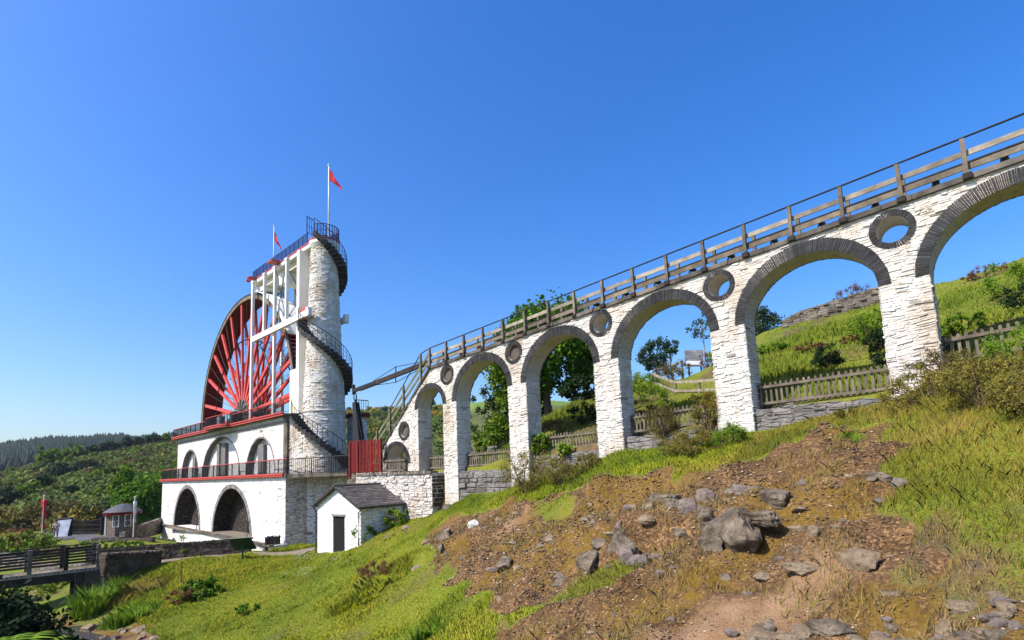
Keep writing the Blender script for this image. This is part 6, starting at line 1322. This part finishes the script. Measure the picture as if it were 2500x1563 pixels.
lowd = lambda az, d: np.clip(1.25 - np.abs(d - 150) / 190, .15, 1) * np.where(fbm(az * .5, d * .03, 3, 6) > .42, 1, .12)
scatter_mass('hillside_scrub', 6400, (0, 17), (92, 330), 1.35, 'leaf_hill', 'low olive scrub covering the valley side', 'scrub', 102, dens=lowd)
scatter_mass('hillside_gorse', 2000, (0, 17), (100, 320), 1.3, 'leaf_heather', 'brown gorse and heather covering the valley side', 'scrub', 103, dens=lambda az, d: np.where(fbm(az * .6, d * .03, 3, 16) > .46, 1, .1))
scatter_mass('hillside_scrub', 2600, (27, 42), (90, 250), 1.4, 'leaf_hill', 'olive scrub on the hill between the tower and the viaduct', 'scrub', 104, dens=lowd)
scatter_mass('hillside_gorse', 1400, (27, 42), (110, 290), 1.2, 'leaf_gorse_gold', 'golden gorse dotted on the hill below the farm', 'scrub', 105, dens=lambda az, d: np.where(fbm(az * .6, d * .04, 3, 26) > .55, .8, .05))

# ------------------------------------------------------------------ grass and gravel
def sample(n, x0, x1, y0, y1, seed):
    r = np.random.RandomState(seed); return r.uniform(x0, x1, n), r.uniform(y0, y1, n), r
x, y, r = sample(420000, -44, -6, 6.6, 17.9, 201); s = soil_w(x, y); keep = (s < .35 + .2 * (r.rand(len(x)) - .5)) & (inside(PATH, x, y) < -.1) & (FRONT(x, y) > -6.75) & ~((x < -37.6) & (y > 15.3)) & ~((x > HX0 - .1) & (x < HX1 + .1) & (y > HY0 - .1)) & ~((x < -22.6) & (y > 17.4))
keep &= (inside([(-46, 6), (-37.6, 5.6), (-39.0, 9.3), (-37.5, 15.6), (-47, 16)], x, y) < 0)
x, y = x[keep], y[keep]; z = front_z(x, y); n = len(x)
hgt = .035 + .07 * sstep(.55, .75, fbm(x * .35, y * .35, 3, 33)) + .16 * sstep(-29, -34, x) * 1.0 + .06 * sstep(.6, .75, fbm(x * 1.3, y * 1.3, 3, 37)) + .09 * sstep(-19, -14, x) * sstep(14, 15.5, y)
V, F, hh = blades(np.c_[x, y, z - .01], hgt, .022 + .012 * sstep(-15, -30, x), 202, .55)
tint = np.clip(.45 + 1.3 * (fbm(x * .4, y * .4, 4, 35) - .5) + .6 * (fbm(x * 1.5, y * 1.5, 3, 39) - .5) + r.normal(size=n) * .14, 0, 1)
tag(arrays('grass', V, F, tint, 'grass_blade'), 'short yellow green grass covering the lawn below the wheel house', 'grass', kind='stuff')
x, y, r = sample(170000, -8, 12, 6.6, 17.9, 203); s = soil_w(x, y); sw = inside(STRAW, x, y) + (fbm(x, y, 3, 2) - .5) * 1.6
keep = (s < .4 + .25 * (r.rand(len(x)) - .5)); x, y, sw = x[keep], y[keep], sw[keep]; z = front_z(x, y)
st = sw + (fbm(x * .8, y * .8, 3, 91) - .33) * 2.4 > (r.rand(len(x)) - .5) * .9
for nm, q, mt, lb in (('grass', ~st, 'grass_bank', 'long green grass on the slope at the picture edge'), ('dry_grass', st, 'grass_straw', 'dry straw coloured grass low on the slope at the picture edge')):
    hg = .06 + .14 * fbm(x[q] * .9, y[q] * .9, 3, 43) * sstep(7, 11, y[q]); V, F, hh = blades(np.c_[x[q], y[q], z[q] - .01], hg, .011, 204, .7)
    tag(arrays(nm, V, F, np.clip(.4 + 1.1 * (fbm(x[q] * .8, y[q] * .8, 3, 45) - .5) + r.normal(size=q.sum()) * .15, 0, 1), mt), lb, 'grass', kind='stuff')
x, y, r = sample(160000, -26, 14, 19.0, 34, 205); z = bank_z(x, y); hgt = (.08 + .22 * sstep(.45, .7, fbm(x * .4, y * .4, 3, 47))) * np.where(np.hypot(x, y) > 30, .45, 1) * np.where((x < -9.5) & (y > 24), .4, 1); V, F, hh = blades(np.c_[x, y, z - .01], hgt, .032, 206, .5)
tag(arrays('bank_grass', V, F, np.clip(.45 + 1.1 * (fbm(x * .3, y * .3, 4, 49) - .5) + r.normal(size=len(x)) * .14, 0, 1), 'bank_blade'), 'rough green and yellow grass over the bank behind the viaduct', 'grass', kind='stuff')
x, y, r = sample(60000, -20, 0, 6.8, 16.4, 207); s = soil_w(x, y); tuftn = fbm(x * 1.3, y * 1.3, 4, 57); keep = (s > .5) & (tuftn > .55); x, y = x[keep], y[keep]; z = front_z(x, y)
V, F, hh = blades(np.c_[x, y, z - .01], .06 + .12 * sstep(.55, .7, tuftn[keep]), .010, 208, .8); tag(arrays('dry_grass', V, F, r.rand(len(x)), 'grass_straw'), 'thin dry grass wisps across the stony soil', 'grass', kind='stuff')
# stony litter
x, y, r = sample(60000, -20.5, 0, 6.8, 16.6, 209); s = soil_w(x, y); keep = (s > .45) & (fbm(x * .9, y * .9, 3, 59) > .38); x, y = x[keep], y[keep]; z = front_z(x, y); n = len(x)
ico = np.array([(0, 0, 1), (.9, 0, .35), (.28, .85, .35), (-.73, .53, .35), (-.73, -.53, .35), (.28, -.85, .35), (0, 0, -.6)]); fi = np.array([(0, 1, 2), (0, 2, 3), (0, 3, 4), (0, 4, 5), (0, 5, 1), (6, 2, 1), (6, 3, 2), (6, 4, 3), (6, 5, 4), (6, 1, 5)])
sz = .008 + .026 * r.rand(n) ** 3.2; sz *= np.clip(np.hypot(x, y) / 10, .8, 1.7); an = r.rand(n) * 2 * PI; V = ico[None] * (.7 + .6 * r.rand(n, 7, 1)); V = V * np.stack([1.3 * sz, .9 * sz, .6 * sz], -1)[:, None]
V = np.stack([V[..., 0] * np.cos(an)[:, None] - V[..., 1] * np.sin(an)[:, None], V[..., 0] * np.sin(an)[:, None] + V[..., 1] * np.cos(an)[:, None], V[..., 2]], -1) + np.c_[x, y, z + sz * .15][:, None]
F = (np.arange(n)[:, None, None] * 7 + fi[None]).reshape(-1, 3); M['litter'] = None
m, nt, bs, out = new_mat('litter'); c_ = ramp(nt, attr(nt), [(0, (.05, .037, .028)), (.55, (.14, .09, .05)), (.84, (.22, .15, .085)), (.95, (.36, .28, .18)), (1, (.55, .46, .34))]); nt.links.new(c_, bs.inputs['Base Color']); bs.inputs['Roughness'].default_value = .9; M['litter'] = m
tag(arrays('gravel', V.reshape(-1, 3), F, np.repeat(r.rand(n), 10), 'litter'), 'broken stone litter strewn over the bare brown slope', 'gravel', kind='stuff')
x, y, r = sample(2600, -42, -7, 6.8, 16.5, 211); fl = fbm(x * .5, y * .5, 3, 63); keep = (((x < -27) & (y > 10.5) & (inside(PATH, x, y) > -2.2)) | ((x > -30) & (x < -26) & (y > 12.5) & (y < 14.8))) & (fl > .42) & (inside(PATH, x, y) < -.1); x, y = x[keep], y[keep]; z = front_z(x, y)
P = np.c_[x, y, z + .10]; P = np.repeat(P, 3, 0) + r.normal(size=(len(P) * 3, 3)) * np.array([.12, .12, .015]); q = .028; V = np.stack([P + np.array(o) * q for o in ((-1, 0, 0), (0, -1, .2), (1, 0, 0), (0, 1, .2))], 1).reshape(-1, 3)
tag(arrays('daisies', V, np.arange(len(V)).reshape(-1, 4), np.full(len(P), .5), 'cloth_white'), 'tiny white daisies in the lawn along the path', 'flowers', kind='stuff')

# ------------------------------------------------------------------ rocks
ICO = {}
def ico_dirs(sub):
    if sub not in ICO:
        bm = bmesh.new(); bmesh.ops.create_icosphere(bm, subdivisions=sub, radius=1); V = np.array([v.co[:] for v in bm.verts]); F = np.array([[v.index for v in f.verts] for f in bm.faces]); bm.free(); ICO[sub] = (V / np.linalg.norm(V, axis=1)[:, None], F)
    return ICO[sub]
def n3(P, s): return (fbm(P[:, 0] + P[:, 2] * .83 + s, P[:, 1] - P[:, 2] * .71, 4, s) + fbm(P[:, 2] - P[:, 0] * .6, P[:, 1] + P[:, 0] * .9 + s, 4, s + 7)) - 1
def rock(x, y, w_, h_, kind, label, seed, d=None, name='rock', lift=0, group=None):
    D, F = ico_dirs(5 if w_ > .8 else 4 if w_ > .3 else 3); r = np.random.RandomState(seed); k = np.full(len(D), 1.08)
    bed = np.array([r.uniform(-.35, .35), r.uniform(-.35, .35), 1.]); bed /= np.linalg.norm(bed)
    N_ = r.normal(size=(11, 3)); N_ = np.concatenate([N_ / np.linalg.norm(N_, axis=1)[:, None], [bed, -bed]]); H_ = np.r_[r.uniform(.45, .88, 11), r.uniform(.55, .8), .8]
    for n_, hh in zip(N_, H_):
        q = D @ n_; k = np.where(q > .05, np.minimum(k, hh / np.maximum(q, .05)), k)
    lay = np.sin((D @ bed) * r.uniform(9, 15) + 2 * n3(D * 1.5, seed)); k = k * (1 + .10 * n3(D * 2.2, seed) + .10 * n3(D * 6, seed + 3) + .05 * n3(D * 15, seed + 11) + .03 * np.sign(lay) * np.abs(lay) ** .5)
    un = .45 if w_ > 1.2 else r.uniform(.0, .3); k = k * (1 - un * np.clip(-D[:, 2] + .15 * n3(D * 2, seed + 5), 0, 1) * (1 if w_ < 1.2 else np.clip(.4 + D[:, 0] - D[:, 1] * .7, 0, 1)))
    dep = d or w_ * r.uniform(.6, .9); P = D * k[:, None] * np.array([w_ * .60, dep * .60, h_ * .80]); a = r.uniform(-.25, .25); P[:, 0], P[:, 1] = P[:, 0] * math.cos(a) - P[:, 1] * math.sin(a), P[:, 0] * math.sin(a) + P[:, 1] * math.cos(a)
    o_ = Vector((x, y, fz(x, y) + h_ * (-.14 if w_ < .5 else -.04) + lift)); o = arrays(name, P + np.array(o_), F, None, 'rock_' + kind, None, o_, True)
    try: o.data.set_sharp_from_angle(angle=math.radians(34))
    except Exception: pass
    return tag(o, label, 'rock', group)
for x_, y_, w_, h_, k_, lb_ in ((-5.05, 11.45, .62, .55, 'grey', 'angular grey rock set against the uphill side of the largest dark boulder'), (-4.75, 10.75, .5, .5, 'grey', 'jagged dark rock below the largest dark boulder'), (-5.35, 11.9, .7, .45, 'grey', 'wide grey rock half buried between the veined and the largest boulder'), (-7.05, 11.05, .75, .75, 'grey', 'tall jagged grey rock in the middle of the outcrop'), (-6.75, 10.75, .6, .55, 'pink', 'purplish blocky rock low in the outcrop'), (-7.9, 10.95, .8, .5, 'grey', 'broad dark rock at the lawn side of the outcrop')):
    rock(x_, y_, w_, h_, k_, lb_, int(900 - x_ * 10), lift=-.03)
rock(-3.85, 11.25, .85, .34, 'grey', 'overhanging slab capping the shaded hollow of the largest dark boulder', 299, lift=.42)
for i, (a, lb) in enumerate(zip(ROCKS, ROCK_LABELS)):
    if lb: rock(a[0], a[1], a[2], a[3], a[4], lb, 300 + i, lift=.05 if i == 0 else 0)
r_ = random.Random(5)
for i in range(52):
    rock(r_.uniform(-3.4, -.2), r_.uniform(7.2, 8.15), r_.uniform(.12, .40), r_.uniform(.07, .18), r_.choice(('tan', 'grey', 'tan', 'pink')), 'one of the flat loose stones heaped at the bottom of the slope', 400 + i, group='loose stones heaped at the bottom of the slope')
for i in range(40):
    x, y = r_.uniform(-17, -1.6), r_.uniform(8.2, 14.5)
    if soil_w(np.array([x]), np.array([y]))[0] > .7: rock(x, y, r_.uniform(.10, .26), r_.uniform(.06, .15), r_.choice(('tan', 'grey', 'grey', 'pink')), 'one of the small broken stones scattered over the brown slope', 440 + i, group='small stones scattered over the brown slope')
for cx, cy, n_, sc_ in ((-8.3, 11.2, 6, .34), (-7.0, 11.0, 6, .32), (-6.4, 12.9, 5, .28), (-12.0, 12.0, 6, .3), (-9.6, 12.6, 6, .26), (-16.8, 13.4, 5, .3), (-4.6, 13.3, 4, .26), (-2.6, 10.2, 5, .24)):
    for i in range(n_):
        rock(cx + r_.gauss(0, .75), cy + r_.gauss(0, .5), sc_ * r_.uniform(.5, 1.5), sc_ * r_.uniform(.3, .9), r_.choice(('grey', 'grey', 'tan', 'pink')), 'one of the broken grey and tan rocks clustered in outcrops on the brown slope', 600 + int(-cx * 40) + i, group='rocks clustered in outcrops on the brown slope')
for i in range(22):
    x, y = r_.uniform(-31.5, -26.5), r_.uniform(5.2, 6.6); rock(x, y, r_.uniform(.2, .5), r_.uniform(.12, .3), r_.choice(('tan', 'grey')), 'one of the wet stones lying in the stream bed', 500 + i, group='wet stones in the stream bed')
